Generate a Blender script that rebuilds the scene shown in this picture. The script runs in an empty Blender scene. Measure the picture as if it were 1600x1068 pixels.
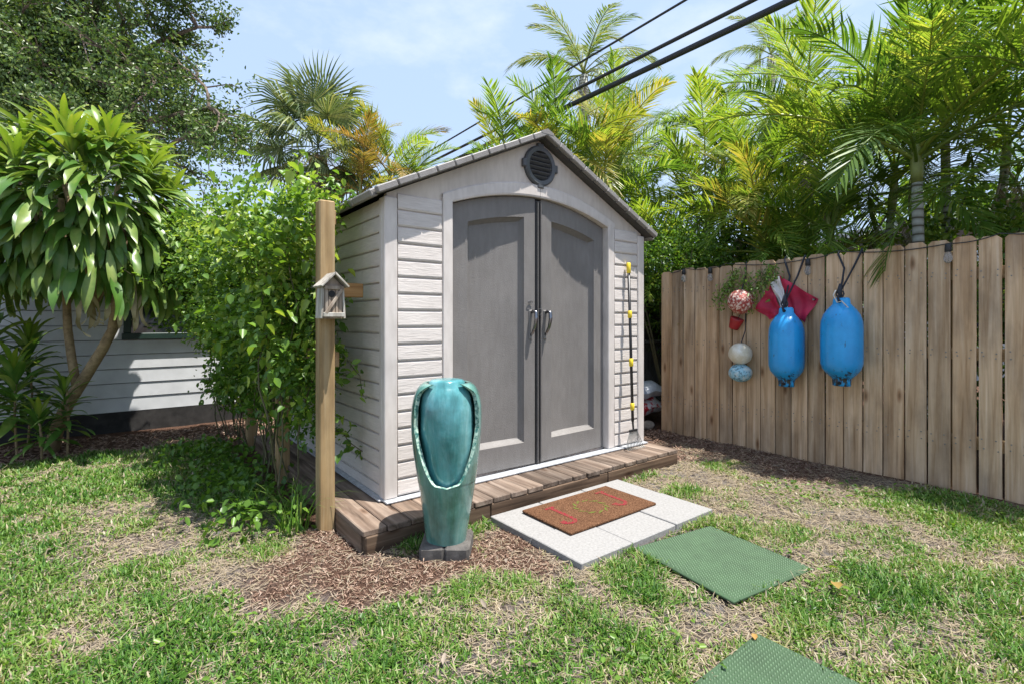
import bpy, math, random
import numpy as np
from mathutils import Vector, Matrix, Euler

random.seed(7)
rng = np.random.default_rng(7)
S = bpy.context.scene
COL = S.collection

# ---------------------------------------------------------------- camera, sky, sun, exposure
CAM = Vector((-1.261, -2.904, 1.22))
FWD = Vector((0.6101, 0.7923, 0.0)); RGT = Vector((0.7923, -0.6101, 0.0))
cam_data = bpy.data.cameras.new('camera')
cam = bpy.data.objects.new('camera', cam_data); COL.objects.link(cam)
cam_data.sensor_width = 36.0
cam_data.lens = 36.0 * 790 / 1600
cam_data.shift_y = -34 / 1600
cam_data.clip_start = 0.05; cam_data.clip_end = 2000
cam.location = CAM
cam.rotation_euler = (math.pi / 2, 0, math.atan2(FWD.y, FWD.x) - math.pi / 2)
S.camera = cam

TO_SUN = Vector((0.17, -0.25, 1.0)).normalized()
SUN_ELEV = math.asin(TO_SUN.z)
world = bpy.data.worlds.new('World'); S.world = world; world.use_nodes = True
wn = world.node_tree.nodes; wl = world.node_tree.links
bg = wn['Background']; bg.inputs['Strength'].default_value = 0.118
sky = wn.new('ShaderNodeTexSky'); sky.sky_type = 'NISHITA'; sky.sun_disc = False
sky.sun_elevation = SUN_ELEV
sky.sun_rotation = math.atan2(TO_SUN.x, TO_SUN.y)
sky.air_density = 1.0; sky.dust_density = 2.0; sky.ozone_density = 1.0
tc = wn.new('ShaderNodeTexCoord')
mp = wn.new('ShaderNodeMapping'); mp.inputs['Scale'].default_value = (1.5, 1.5, 3.2); mp.inputs['Location'].default_value = (0.35, 0.1, 0.0)
nz = wn.new('ShaderNodeTexNoise'); nz.inputs['Scale'].default_value = 2.2; nz.inputs['Detail'].default_value = 8; nz.inputs['Roughness'].default_value = 0.58
cr = wn.new('ShaderNodeValToRGB'); cr.color_ramp.elements[0].position = 0.54; cr.color_ramp.elements[1].position = 0.86
cr.color_ramp.elements[1].color = (0.8, 0.8, 0.8, 1)
mx = wn.new('ShaderNodeMixRGB'); mx.inputs['Color2'].default_value = (4.6, 4.9, 5.3, 1)
hz = wn.new('ShaderNodeMixRGB'); hz.inputs['Fac'].default_value = 0.7; hz.inputs['Color2'].default_value = (2.9, 3.75, 5.2, 1)
wl.new(tc.outputs['Generated'], mp.inputs['Vector']); wl.new(mp.outputs['Vector'], nz.inputs['Vector'])
wl.new(nz.outputs['Fac'], cr.inputs['Fac'])
wl.new(sky.outputs['Color'], hz.inputs['Color1']); wl.new(hz.outputs['Color'], mx.inputs['Color1'])
wl.new(cr.outputs['Color'], mx.inputs['Fac']); wl.new(mx.outputs['Color'], bg.inputs['Color'])

sun_data = bpy.data.lights.new('sun', 'SUN'); sun_data.energy = 5.0; sun_data.angle = math.radians(0.53); sun_data.color = (1.0, 0.965, 0.91)
sun = bpy.data.objects.new('sun', sun_data); COL.objects.link(sun)
sun.rotation_euler = (-TO_SUN).to_track_quat('-Z', 'Y').to_euler()
S.view_settings.view_transform = 'Standard'; S.view_settings.look = 'None'
S.view_settings.exposure = 1.0; S.view_settings.gamma = 1.0; S.view_settings.use_curve_mapping = False
S.cycles.max_bounces = 8; S.cycles.transparent_max_bounces = 8

# ---------------------------------------------------------------- helpers
def at(px, py, depth):
    """world point seen at a photograph pixel (1600 wide) at a given distance along the view"""
    return CAM + FWD * depth + RGT * ((px - 800) / 790 * depth) + Vector((0, 0, (500 - py) / 790 * depth))

OFF = {}
def link(o, parent=None):
    COL.objects.link(o)
    if parent is not None: o.parent = parent
    return o
def tag(o, label=None, cat=None, group=None, kind=None):
    if label: o['label'] = label
    if cat: o['category'] = cat
    if group: o['group'] = group
    if kind: o['kind'] = kind
    return o
def thing(name, loc, label, cat, group=None):
    o = bpy.data.objects.new(name, None); o.empty_display_size = 0.1
    o.location = loc; link(o); tag(o, label, cat, group); OFF[o] = Vector(loc)
    return o
def off_of(p): return OFF.get(p, Vector((0, 0, 0))) if p is not None else Vector((0, 0, 0))

def mesh(name, V, F, mat, smooth=False):
    me = bpy.data.meshes.new(name); me.from_pydata([tuple(v) for v in V], [], F); me.update()
    if mat: me.materials.append(mat)
    if smooth: me.shade_smooth()
    return me
def fast(name, V, F, mat, smooth=False, tint=None):
    V = np.asarray(V, dtype=np.float32); F = np.asarray(F, dtype=np.int32); k = F.shape[1]
    me = bpy.data.meshes.new(name)
    me.vertices.add(len(V)); me.vertices.foreach_set('co', V.ravel())
    me.loops.add(F.size); me.loops.foreach_set('vertex_index', F.ravel())
    me.polygons.add(len(F)); me.polygons.foreach_set('loop_start', np.arange(0, F.size, k, dtype=np.int32))
    if tint is not None:
        a = me.attributes.new('tint', 'FLOAT', 'POINT'); a.data.foreach_set('value', np.asarray(tint, dtype=np.float32))
    me.update(calc_edges=True); me.validate()
    if mat: me.materials.append(mat)
    if smooth: me.shade_smooth()
    return me
def obj(name, me, parent=None, loc=None):
    o = bpy.data.objects.new(name, me)
    link(o, parent)
    if loc is not None: o.location = loc
    OFF[o] = off_of(parent) + Vector(o.location)
    return o

class MB:
    """collects shapes in world space, builds them as one mesh object"""
    def __init__(s): s.V = []; s.F = []
    def add(s, V, F):
        n = len(s.V); s.V += [Vector(v) for v in V]; s.F += [tuple(i + n for i in f) for f in F]; return s
    def box(s, c, d, bev=0.0, rot=None):
        c = Vector(c); hx, hy, hz = d[0] / 2, d[1] / 2, d[2] / 2
        R = rot.to_matrix() if rot is not None else Matrix.Identity(3)
        b = min(bev, hx * .9, hy * .9, hz * .9)
        if b <= 0:
            V = [Vector((x, y, z)) for x in (-hx, hx) for y in (-hy, hy) for z in (-hz, hz)]
            F = [(0, 1, 3, 2), (4, 6, 7, 5), (0, 4, 5, 1), (2, 3, 7, 6), (0, 2, 6, 4), (1, 5, 7, 3)]
        else:
            V = []; idx = {}
            for sx in (-1, 1):
                for sy in (-1, 1):
                    for sz in (-1, 1):
                        for ax in range(3):
                            p = [sx * (hx - b), sy * (hy - b), sz * (hz - b)]; p[ax] += (sx, sy, sz)[ax] * b
                            idx[(sx, sy, sz, ax)] = len(V); V.append(Vector(p))
            F = []
            for ax in range(3):
                o1, o2 = [(1, 2), (2, 0), (0, 1)][ax]
                for sg in (-1, 1):
                    q = []
                    for a, e in ((-1, -1), (1, -1), (1, 1), (-1, 1)):
                        k = [0, 0, 0]; k[ax] = sg; k[o1] = a; k[o2] = e; q.append(idx[(*k, ax)])
                    F.append(tuple(q if sg > 0 else q[::-1]))
            for ax in range(3):
                o1, o2 = [(1, 2), (2, 0), (0, 1)][ax]
                for s1 in (-1, 1):
                    for s2 in (-1, 1):
                        k0 = [0, 0, 0]; k0[o1] = s1; k0[o2] = s2; k1 = k0[:]; k0[ax] = -1; k1[ax] = 1
                        q = (idx[(*k0, o1)], idx[(*k1, o1)], idx[(*k1, o2)], idx[(*k0, o2)])
                        F.append(q if s1 * s2 < 0 else q[::-1])
            for sx in (-1, 1):
                for sy in (-1, 1):
                    for sz in (-1, 1):
                        q = tuple(idx[(sx, sy, sz, a)] for a in range(3)); F.append(q if sx * sy * sz > 0 else q[::-1])
        return s.add([c + R @ v for v in V], F)
    def tube(s, pts, rad, n=8, caps=True):
        pts = [Vector(p) for p in pts]
        if not hasattr(rad, '__len__'): rad = [rad] * len(pts)
        V = []; F = []; up = None
        for i, p in enumerate(pts):
            t = (pts[min(i + 1, len(pts) - 1)] - pts[max(i - 1, 0)]).normalized()
            if up is None: up = t.orthogonal().normalized()
            up = (up - t * up.dot(t)); up = up.normalized() if up.length > 1e-6 else t.orthogonal().normalized()
            b = t.cross(up)
            for k in range(n):
                a = 2 * math.pi * k / n; V.append(p + (up * math.cos(a) + b * math.sin(a)) * rad[i])
        for i in range(len(pts) - 1):
            for k in range(n):
                F.append((i * n + k, i * n + (k + 1) % n, (i + 1) * n + (k + 1) % n, (i + 1) * n + k))
        if caps: F.append(tuple(range(n))[::-1]); F.append(tuple(range((len(pts) - 1) * n, len(pts) * n)))
        return s.add(V, F)
    def lathe(s, c, prof, n=32, jit=None):
        c = Vector(c); V = []; F = []
        for (r, z) in prof:
            for k in range(n):
                a = 2 * math.pi * k / n; V.append(c + Vector((r * math.cos(a), r * math.sin(a), z)))
        for i in range(len(prof) - 1):
            for k in range(n):
                F.append((i * n + k, i * n + (k + 1) % n, (i + 1) * n + (k + 1) % n, (i + 1) * n + k))
        F.append(tuple(range(n))[::-1]); F.append(tuple(range((len(prof) - 1) * n, len(prof) * n)))
        return s.add(V, F)
    def prism(s, poly, axis, a, b):
        """extrude a 2-D polygon between a and b along an axis; poly in the two other axes (cyclic order kept x,y,z)"""
        def P(u, v, w): return {'x': (w, u, v), 'y': (u, w, v), 'z': (u, v, w)}[axis]
        n = len(poly); V = [P(u, v, a) for u, v in poly] + [P(u, v, b) for u, v in poly]
        F = [tuple(range(n)), tuple(range(n, 2 * n))[::-1]] + [(i, (i + 1) % n, n + (i + 1) % n, n + i)[::-1] for i in range(n)]
        return s.add(V, F)
    def build(s, name, mat, parent=None, smooth=False, loc=None):
        o0 = off_of(parent) if loc is None else Vector(loc)
        me = mesh(name, [v - o0 for v in s.V], s.F, mat, smooth)
        import bmesh as bmm
        b = bmm.new(); b.from_mesh(me); bmm.ops.recalc_face_normals(b, faces=b.faces); b.to_mesh(me); b.free()
        if smooth: me.shade_smooth()
        if parent is None: return obj(name, me, None, o0)
        return obj(name, me, parent, None if loc is None else Vector(loc) - off_of(parent))

def vnoise(x, y, seed=0):
    x = np.asarray(x, dtype=np.float64); y = np.asarray(y, dtype=np.float64)
    xi = np.floor(x).astype(np.int64); yi = np.floor(y).astype(np.int64); xf = x - xi; yf = y - yi
    def h(a, b):
        n = (a * 374761393 + b * 668265263 + seed * 1442695041) & 0x7fffffff
        n = ((n ^ (n >> 13)) * 1274126177) & 0x7fffffff
        return ((n ^ (n >> 16)) & 0xffff) / 65535.0
    u = xf * xf * (3 - 2 * xf); v = yf * yf * (3 - 2 * yf)
    return (h(xi, yi) * (1 - u) + h(xi + 1, yi) * u) * (1 - v) + (h(xi, yi + 1) * (1 - u) + h(xi + 1, yi + 1) * u) * v
def fbm(x, y, seed=0): return (vnoise(x, y, seed) + .5 * vnoise(2.1 * x, 2.1 * y, seed + 1) + .25 * vnoise(4.3 * x, 4.3 * y, seed + 2)) / 1.75

# ---------------------------------------------------------------- materials
class NT:
    def __init__(s, name):
        s.m = bpy.data.materials.new(name); s.m.use_nodes = True; s.n = s.m.node_tree.nodes; s.l = s.m.node_tree.links
        s.p = s.n['Principled BSDF']; s.out = s.n['Material Output']
    def new(s, t, **k):
        n = s.n.new(t)
        for a, v in k.items(): setattr(n, a, v)
        return n
    def tex(s, kind, scale, vec, detail=4, rough=.55, dist=0.0):
        t = s.new({'noise': 'ShaderNodeTexNoise', 'vor': 'ShaderNodeTexVoronoi'}[kind]); t.inputs['Scale'].default_value = scale
        if kind == 'noise':
            t.inputs['Detail'].default_value = detail; t.inputs['Roughness'].default_value = rough; t.inputs['Distortion'].default_value = dist
        s.l.new(vec, t.inputs['Vector']); return t
    def coords(s, scale=(1, 1, 1), rnd=True):
        c = s.new('ShaderNodeTexCoord'); v = c.outputs['Object']
        if rnd:
            oi = s.new('ShaderNodeObjectInfo'); m = s.new('ShaderNodeMath', operation='MULTIPLY'); m.inputs[1].default_value = 53.0
            s.l.new(oi.outputs['Random'], m.inputs[0])
            ad = s.new('ShaderNodeVectorMath', operation='ADD'); s.l.new(v, ad.inputs[0]); s.l.new(m.outputs[0], ad.inputs[1]); v = ad.outputs[0]
        mpn = s.new('ShaderNodeMapping'); mpn.inputs['Scale'].default_value = scale; s.l.new(v, mpn.inputs['Vector'])
        return mpn.outputs['Vector']
    def ramp(s, fac, stops):
        r = s.new('ShaderNodeValToRGB'); e = r.color_ramp.elements
        while len(e) < len(stops): e.new(0.5)
        for i, (p, c) in enumerate(stops): e[i].position = p; e[i].color = (*c, 1) if len(c) == 3 else c
        s.l.new(fac, r.inputs['Fac']); return r.outputs['Color']
    def mix(s, fac, a, b, mode='MIX'):
        m = s.new('ShaderNodeMixRGB', blend_type=mode)
        for sock, v in ((m.inputs['Fac'], fac), (m.inputs['Color1'], a), (m.inputs['Color2'], b)):
            if isinstance(v, (int, float)): sock.default_value = v
            elif isinstance(v, tuple): sock.default_value = (*v, 1)
            else: s.l.new(v, sock)
        return m.outputs['Color']
    def bump(s, h, strength=.3, dist=.01):
        b = s.new('ShaderNodeBump'); b.inputs['Strength'].default_value = strength; b.inputs['Distance'].default_value = dist
        s.l.new(h, b.inputs['Height']); s.l.new(b.outputs['Normal'], s.p.inputs['Normal'])
    def col(s, c):
        if isinstance(c, tuple): s.p.inputs['Base Color'].default_value = (*c, 1)
        else: s.l.new(c, s.p.inputs['Base Color'])
    def set(s, **k):
        for a, v in k.items(): s.p.inputs[a.replace('_', ' ')].default_value = v
        return s

def m_wood(name, c_dark, c_mid, c_light, axis='z', grain=55, rough=.8, knots=True, var=.25):
    t = NT(name); lo = 1.6
    sc = {'z': (grain, grain, lo), 'x': (lo, grain, grain), 'y': (grain, lo, grain)}[axis]
    v = t.coords(sc); n = t.tex('noise', 1.0, v, 6, .6, .6)
    wv = t.new('ShaderNodeTexWave', wave_type='BANDS', bands_direction='DIAGONAL'); wv.inputs['Scale'].default_value = .16; wv.inputs['Distortion'].default_value = 5.0; wv.inputs['Detail'].default_value = 3; wv.inputs['Detail Scale'].default_value = .35; t.l.new(v, wv.inputs['Vector'])
    base = t.mix(.22, t.ramp(n.outputs['Fac'], [(.28, c_dark), (.5, c_mid), (.72, c_light)]), t.ramp(wv.outputs['Fac'], [(.1, c_dark), (.45, c_mid), (.8, c_light)]))
    v2 = t.coords((3.0, 3.0, 1.1) if axis == 'z' else (1.1, 3, 3) if axis == 'x' else (3, 1.1, 3))
    n2 = t.tex('noise', 1.6, v2, 5, .6)
    blot = t.ramp(n2.outputs['Fac'], [(.32, (.48, .48, .50)), (.56, (1.0, 1.0, 1.0))])
    c = t.mix(.75, base, blot, 'MULTIPLY')
    if knots:
        sp = t.new('ShaderNodeSeparateXYZ'); t.l.new(t.coords((7, 7, 2.4) if axis == 'z' else (2.4, 7, 7) if axis == 'x' else (7, 2.4, 7)), sp.inputs[0])
        a_, b_, c_ = {'z': ('X', 'Y', 'Z'), 'x': ('Y', 'Z', 'X'), 'y': ('X', 'Z', 'Y')}[axis]
        sm = t.new('ShaderNodeMath', operation='ADD'); t.l.new(sp.outputs[a_], sm.inputs[0]); t.l.new(sp.outputs[b_], sm.inputs[1])
        cb = t.new('ShaderNodeCombineXYZ'); t.l.new(sm.outputs[0], cb.inputs[0]); t.l.new(sp.outputs[c_], cb.inputs[1])
        k = t.new('ShaderNodeTexVoronoi', voronoi_dimensions='2D'); k.inputs['Scale'].default_value = .46; t.l.new(cb.outputs[0], k.inputs['Vector'])
        kr = t.ramp(k.outputs['Distance'], [(.012, (.22, .15, .10)), (.035, (.55, .42, .34)), (.075, (1, 1, 1))])
        c = t.mix(.8, c, kr, 'MULTIPLY')
    oi = t.new('ShaderNodeObjectInfo'); rr = t.ramp(oi.outputs['Random'], [(0, (1 - var,) * 3), (.5, (1, 1, 1)), (1, (1 - var * .4, 1 - var * .55, 1 - var * .7))])
    t.col(t.mix(1.0, c, rr, 'MULTIPLY')); t.set(Roughness=rough, Specular_IOR_Level=.25); t.bump(n.outputs['Fac'], .35, .004)
    return t.m
def m_plain(name, c, rough=.5, metal=0.0, noise=.12, nscale=14, bump=0.0, spec=.5, bscale=None):
    t = NT(name); v = t.coords(); n = t.tex('noise', nscale, v, 6, .6)
    d = tuple(x * (1 - noise * 2) for x in c); l = tuple(min(1, x * (1 + noise)) for x in c)
    t.col(t.ramp(n.outputs['Fac'], [(.3, d), (.7, l)])); t.set(Roughness=rough, Metallic=metal, Specular_IOR_Level=spec)
    if bump:
        b = t.tex('noise', bscale or nscale * 4, v, 4, .6); t.bump(b.outputs['Fac'], bump, .006)
    return t.m
def m_leaf(name, c_dark, c_light, c_tip=None, trans=.35, rough=.42, rnd=.3):
    """foliage: 'tint' attribute when present adds to a per-object random value"""
    t = NT(name); at_ = t.new('ShaderNodeAttribute', attribute_name='tint'); oi = t.new('ShaderNodeObjectInfo')
    m = t.new('ShaderNodeMath', operation='MULTIPLY'); m.inputs[1].default_value = rnd; t.l.new(oi.outputs['Random'], m.inputs[0])
    ad = t.new('ShaderNodeMath', operation='ADD'); t.l.new(m.outputs[0], ad.inputs[0]); t.l.new(at_.outputs['Fac'], ad.inputs[1])
    n = t.tex('noise', 9.0, t.coords(), 3); m2 = t.new('ShaderNodeMath', operation='MULTIPLY_ADD'); m2.inputs[1].default_value = .5; m2.inputs[2].default_value = -.25
    t.l.new(n.outputs['Fac'], m2.inputs[0]); a2 = t.new('ShaderNodeMath', operation='ADD'); t.l.new(ad.outputs[0], a2.inputs[0]); t.l.new(m2.outputs[0], a2.inputs[1])
    stops = [(0.0, c_dark), (.62, c_light)] + ([(1.0, c_tip)] if c_tip else [])
    c = t.ramp(a2.outputs[0], stops); t.col(c); t.set(Roughness=rough, Specular_IOR_Level=.45)
    tr = t.new('ShaderNodeBsdfTranslucent'); t.l.new(t.mix(1.0, c, (1.25, 1.2, .55), 'MULTIPLY'), tr.inputs['Color'])
    ms = t.new('ShaderNodeMixShader'); ms.inputs['Fac'].default_value = trans
    t.l.new(t.p.outputs[0], ms.inputs[1]); t.l.new(tr.outputs[0], ms.inputs[2]); t.l.new(ms.outputs[0], t.out.inputs['Surface'])
    return t.m

M = {}
M['picket'] = m_wood('weathered_pine', (.34, .21, .11), (.61, .42, .255), (.76, .585, .41), 'z', 40, var=.34)
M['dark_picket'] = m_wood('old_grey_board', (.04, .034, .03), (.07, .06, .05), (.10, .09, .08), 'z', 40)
M['post'] = m_wood('treated_post', (.30, .19, .085), (.46, .31, .15), (.56, .42, .24), 'z', 40)
M['rail_x'] = m_wood('treated_rail', (.28, .17, .075), (.42, .28, .14), (.52, .38, .22), 'x', 40)
M['rail_y'] = m_wood('treated_rail_y', (.28, .17, .075), (.42, .28, .14), (.52, .38, .22), 'y', 40)
M['deck'] = m_wood('bleached_deck', (.055, .038, .028), (.20, .145, .11), (.36, .29, .235), 'y', 30, knots=True, var=.45)
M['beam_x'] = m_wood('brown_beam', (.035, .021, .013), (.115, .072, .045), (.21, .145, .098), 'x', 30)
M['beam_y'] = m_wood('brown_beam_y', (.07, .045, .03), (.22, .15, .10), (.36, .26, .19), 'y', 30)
M['greywood'] = m_wood('birdhouse_grey', (.17, .13, .095), (.36, .29, .225), (.52, .45, .37), 'z', 60, knots=False)
M['whitewood'] = m_wood('birdhouse_white', (.22, .19, .15), (.46, .43, .37), (.62, .60, .55), 'z', 50, knots=False)
M['stub'] = m_wood('board_end', (.22, .11, .04), (.38, .21, .08), (.5, .31, .14), 'x', 60)

def m_siding():
    t = NT('shed_siding'); v = t.coords((9, 9, 90)); n = t.tex('noise', 1, v, 5, .65, .8)
    w = t.tex('noise', 2.5, t.coords((1, 1, 1), False), 5)
    t.col(t.mix(.6, t.ramp(n.outputs['Fac'], [(.3, (.54, .49, .455)), (.7, (.68, .625, .585))]), t.ramp(w.outputs['Fac'], [(.3, (.82, .81, .8)), (.6, (1, 1, 1))]), 'MULTIPLY'))
    t.set(Roughness=.55, Specular_IOR_Level=.3); t.bump(n.outputs['Fac'], .5, .006); return t.m
M['siding'] = m_siding()
def m_trim(name, c, bs=170, st=.18):
    t = NT(name); v = t.coords((1, 1, 1), False); n = t.tex('noise', bs, v, 3, .6); w = t.tex('noise', 3.0, v, 5)
    w2 = t.tex('noise', 30.0, t.coords((1, 1, .25), False), 5)
    c0 = t.ramp(w.outputs['Fac'], [(.3, tuple(x * .84 for x in c)), (.65, c)])
    t.col(t.mix(.35, c0, t.ramp(w2.outputs['Fac'], [(.35, (.72, .7, .68)), (.6, (1, 1, 1))]), 'MULTIPLY'))
    t.set(Roughness=.5, Specular_IOR_Level=.35); t.bump(n.outputs['Fac'], st, .004); return t.m
M['trim'] = m_trim('shed_trim', (.64, .585, .545))
M['gable'] = m_trim('gable_panel', (.60, .53, .465), 120, .12)
M['door'] = m_trim('door_plastic', (.20, .187, .178), 150, .55)
M['roof'] = m_trim('roof_plastic', (.26, .245, .235), 110, .4)
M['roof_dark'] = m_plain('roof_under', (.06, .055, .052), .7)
M['vent'] = m_plain('vent_plastic', (.075, .078, .085), .45, bump=.1)
M['black'] = m_plain('black_void', (.012, .012, .014), .8)
M['chrome'] = m_plain('handle_chrome', (.22, .22, .235), .2, 1.0, .05)
M['blackplastic'] = m_plain('black_plastic', (.018, .018, .02), .4)
M['sill'] = m_plain('sill_metal', (.50, .52, .55), .4, .3, .15, 20)
M['yellow'] = m_plain('yellow_plastic', (.75, .56, .03), .4, 0, .08)
M['tine'] = m_plain('rake_steel', (.22, .23, .22), .5, .5, .2, 40)
M['rubber'] = m_plain('cable_rubber', (.016, .017, .02), .55)
M['rope'] = m_plain('dark_rope', (.03, .035, .05), .85, 0, .2, 200, .4)
M['whiterope'] = m_plain('white_rope', (.6, .6, .58), .85, 0, .1, 200, .4)

def m_speckle(name, a, b, scale, lo, hi, rough=.6, third=None):
    t = NT(name); v = t.coords((1, 1, 1), False); n = t.tex('noise', scale, v, 6, .7)
    c = t.ramp(n.outputs['Fac'], [(lo, a), (hi, b)])
    if third:
        w = t.tex('noise', scale * .35, v, 4, .6); c = t.mix(t.ramp(w.outputs['Fac'], [(.5, (0, 0, 0)), (.6, (1, 1, 1))]), c, third)
    t.col(c); t.set(Roughness=rough); t.bump(n.outputs['Fac'], .25, .006); return t.m
M['buoy_red'] = m_speckle('worn_red_buoy', (.33, .05, .035), (.72, .56, .46), 46, .50, .56)
M['buoy_white'] = m_speckle('cream_buoy', (.62, .56, .42), (.78, .76, .68), 8, .4, .6)
M['buoy_blue'] = m_speckle('mottled_blue_buoy', (.05, .11, .16), (.30, .55, .66), 44, .40, .50, third=(.55, .65, .66))
M['red_cup'] = m_plain('red_cup', (.38, .015, .02), .45)
def m_fender():
    t = NT('blue_fender'); v = t.coords((1, 1, 1), False)
    n = t.tex('noise', 5, v, 6, .65); c = t.ramp(n.outputs['Fac'], [(.32, (.015, .27, .62)), (.7, (.025, .37, .80))])
    s = t.tex('noise', 38, t.coords((1, 1, .35), False), 5, .7)
    sx = t.new('ShaderNodeSeparateXYZ'); t.l.new(t.new('ShaderNodeTexCoord').outputs['Object'], sx.inputs[0])
    mr = t.new('ShaderNodeMapRange'); mr.inputs['From Min'].default_value = .17; mr.inputs['From Max'].default_value = .05; mr.inputs['To Min'].default_value = .0; mr.inputs['To Max'].default_value = .2
    t.l.new(sx.outputs['Z'], mr.inputs['Value']); ad = t.new('ShaderNodeMath', operation='ADD'); t.l.new(s.outputs['Fac'], ad.inputs[0]); t.l.new(mr.outputs[0], ad.inputs[1])
    dirt = t.ramp(ad.outputs[0], [(.63, (0, 0, 0)), (.71, (1, 1, 1))])
    t.col(t.mix(dirt, c, (.03, .035, .035))); t.set(Roughness=.3, Specular_IOR_Level=.5); return t.m
M['fender'] = m_fender()
M['flag_red'] = m_plain('flag_red', (.46, .015, .06), .65, 0, .15, 9, .1)
M['flag_white'] = m_plain('flag_white', (.72, .70, .70), .7, 0, .08)
M['glassbulb'] = NT('bulb_glass').set(Roughness=.08, Transmission_Weight=.85, IOR=1.3).m

def m_glaze(name, hi):
    t = NT(name); n = t.tex('noise', 1.0, t.coords((9, 9, 1.6), False), 6, .65, .4); n2 = t.tex('noise', 5.5, t.coords((1, 1, 1), False), 5, .6)
    c = t.ramp(n.outputs['Fac'], [(.24, (.045, .075, .055)), (.36, (.06, .17, .14)), (.52, (.11, .27, .24)), (.68, (.21, .36, .31)), (.84, (.34, .39, .30))] if not hi else
               [(.27, (.028, .13, .135)), (.48, (.07, .26, .28)), (.72, (.22, .44, .46))])
    d = t.ramp(n2.outputs['Fac'], [(.32, (.45, .47, .40)), (.56, (1, 1, 1))]); t.col(t.mix(.75, c, d, 'MULTIPLY'))
    sp = t.tex('noise', 60, t.coords((1, 1, 1), False), 3)
    t.set(Roughness=.22, Specular_IOR_Level=.55, Coat_Weight=.6, Coat_Roughness=.07)
    b = t.tex('noise', 7, t.coords((1, 1, .7), False), 4); t.bump(b.outputs['Fac'], .35, .02); return t.m
M['glaze'] = m_glaze('teal_glaze', False); M['glaze_in'] = m_glaze('blue_teal_glaze', True)
M['glaze_edge'] = m_speckle('chipped_edge', (.03, .13, .11), (.42, .56, .46), 45, .42, .58, .45)
M['stone'] = m_speckle('grey_block', (.035, .031, .028), (.135, .122, .11), 18, .3, .7, .9)
M['rock'] = m_speckle('tan_rock', (.12, .10, .08), (.36, .30, .24), 8, .3, .7, .9)
M['paver'] = m_speckle('pale_paver', (.19, .184, .177), (.285, .277, .268), 70, .3, .65, .85)
def m_coir():
    t = NT('coir_mat'); n = t.tex('noise', 120, t.coords(rnd=False), 5, .8); w = t.tex('noise', 14, t.coords(rnd=False), 4)
    c = t.ramp(n.outputs['Fac'], [(.36, (.035, .017, .009)), (.52, (.135, .066, .035)), (.72, (.27, .155, .088))])
    t.col(t.mix(.5, c, t.ramp(w.outputs['Fac'], [(.3, (.62, .6, .6)), (.65, (1, 1, 1))]), 'MULTIPLY')); t.set(Roughness=.95, Specular_IOR_Level=.1); t.bump(n.outputs['Fac'], 1.0, .006); return t.m
M['coir'] = m_coir()
def m_worn(name, c):
    t = NT(name); n = t.tex('noise', 130, t.coords(rnd=False), 4, .8)
    t.col(t.ramp(n.outputs['Fac'], [(.45, c), (.56, (.13, .065, .034))])); t.set(Roughness=.95, Specular_IOR_Level=.1); t.bump(n.outputs['Fac'], .8, .006); return t.m
M['mat_red'] = m_worn('worn_red_print', (.22, .006, .028)); M['mat_green'] = m_worn('worn_green_print', (.085, .15, .02))
M['greenmat'] = m_plain('green_rubber', (.035, .075, .033), .65, 0, .16, 5)
M['hole'] = m_plain('green_rubber_stud', (.068, .125, .06), .6, 0, .12, 20)
M['bag_white'] = m_speckle('white_bag_film', (.42, .45, .5), (.72, .74, .78), 6, .4, .6, .3)
M['bag_red'] = m_speckle('red_white_bag_film', (.5, .02, .03), (.72, .7, .7), 6.5, .50, .53, .3)
M['vinyl'] = m_plain('white_vinyl', (.62, .63, .64), .5, 0, .06, 6)
M['foundation'] = m_plain('dark_foundation', (.035, .032, .03), .9, 0, .3, 10)
M['green_frame'] = m_plain('green_window_frame', (.015, .04, .03), .5)
M['glass'] = NT('dark_glass').set(Base_Color=(.02, .025, .03, 1), Roughness=.06, Specular_IOR_Level=.7).m
M['whiteroof'] = m_plain('white_metal_roof', (.72, .73, .74), .45, 0, .06)
M['bark'] = m_speckle('tan_bark', (.13, .085, .045), (.40, .29, .16), 16, .3, .7, .9)
M['oakbark'] = m_speckle('oak_bark', (.06, .045, .035), (.20, .15, .11), 12, .3, .7, .9)
def m_palmtrunk():
    t = NT('ringed_palm_trunk'); v = t.coords(rnd=False)
    w = t.new('ShaderNodeTexWave', wave_type='BANDS', bands_direction='Z'); w.inputs['Scale'].default_value = 4.2; w.inputs['Distortion'].default_value = 1.5; w.inputs['Detail'].default_value = 2
    t.l.new(v, w.inputs['Vector']); n = t.tex('noise', 20, v, 5)
    c = t.ramp(w.outputs['Fac'], [(.04, (.10, .085, .06)), (.16, (.30, .30, .27)), (1, (.42, .43, .41))])
    t.col(t.mix(.5, c, t.ramp(n.outputs['Fac'], [(.3, (.55, .58, .45)), (.65, (1, 1, 1))]), 'MULTIPLY')); t.set(Roughness=.75); return t.m
M['ptrunk'] = m_palmtrunk()
M['shaft'] = m_plain('green_crownshaft', (.22, .26, .07), .45, 0, .2, 6)
M['chain'] = m_plain('galvanised_wire', (.33, .34, .35), .45, .7)
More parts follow.
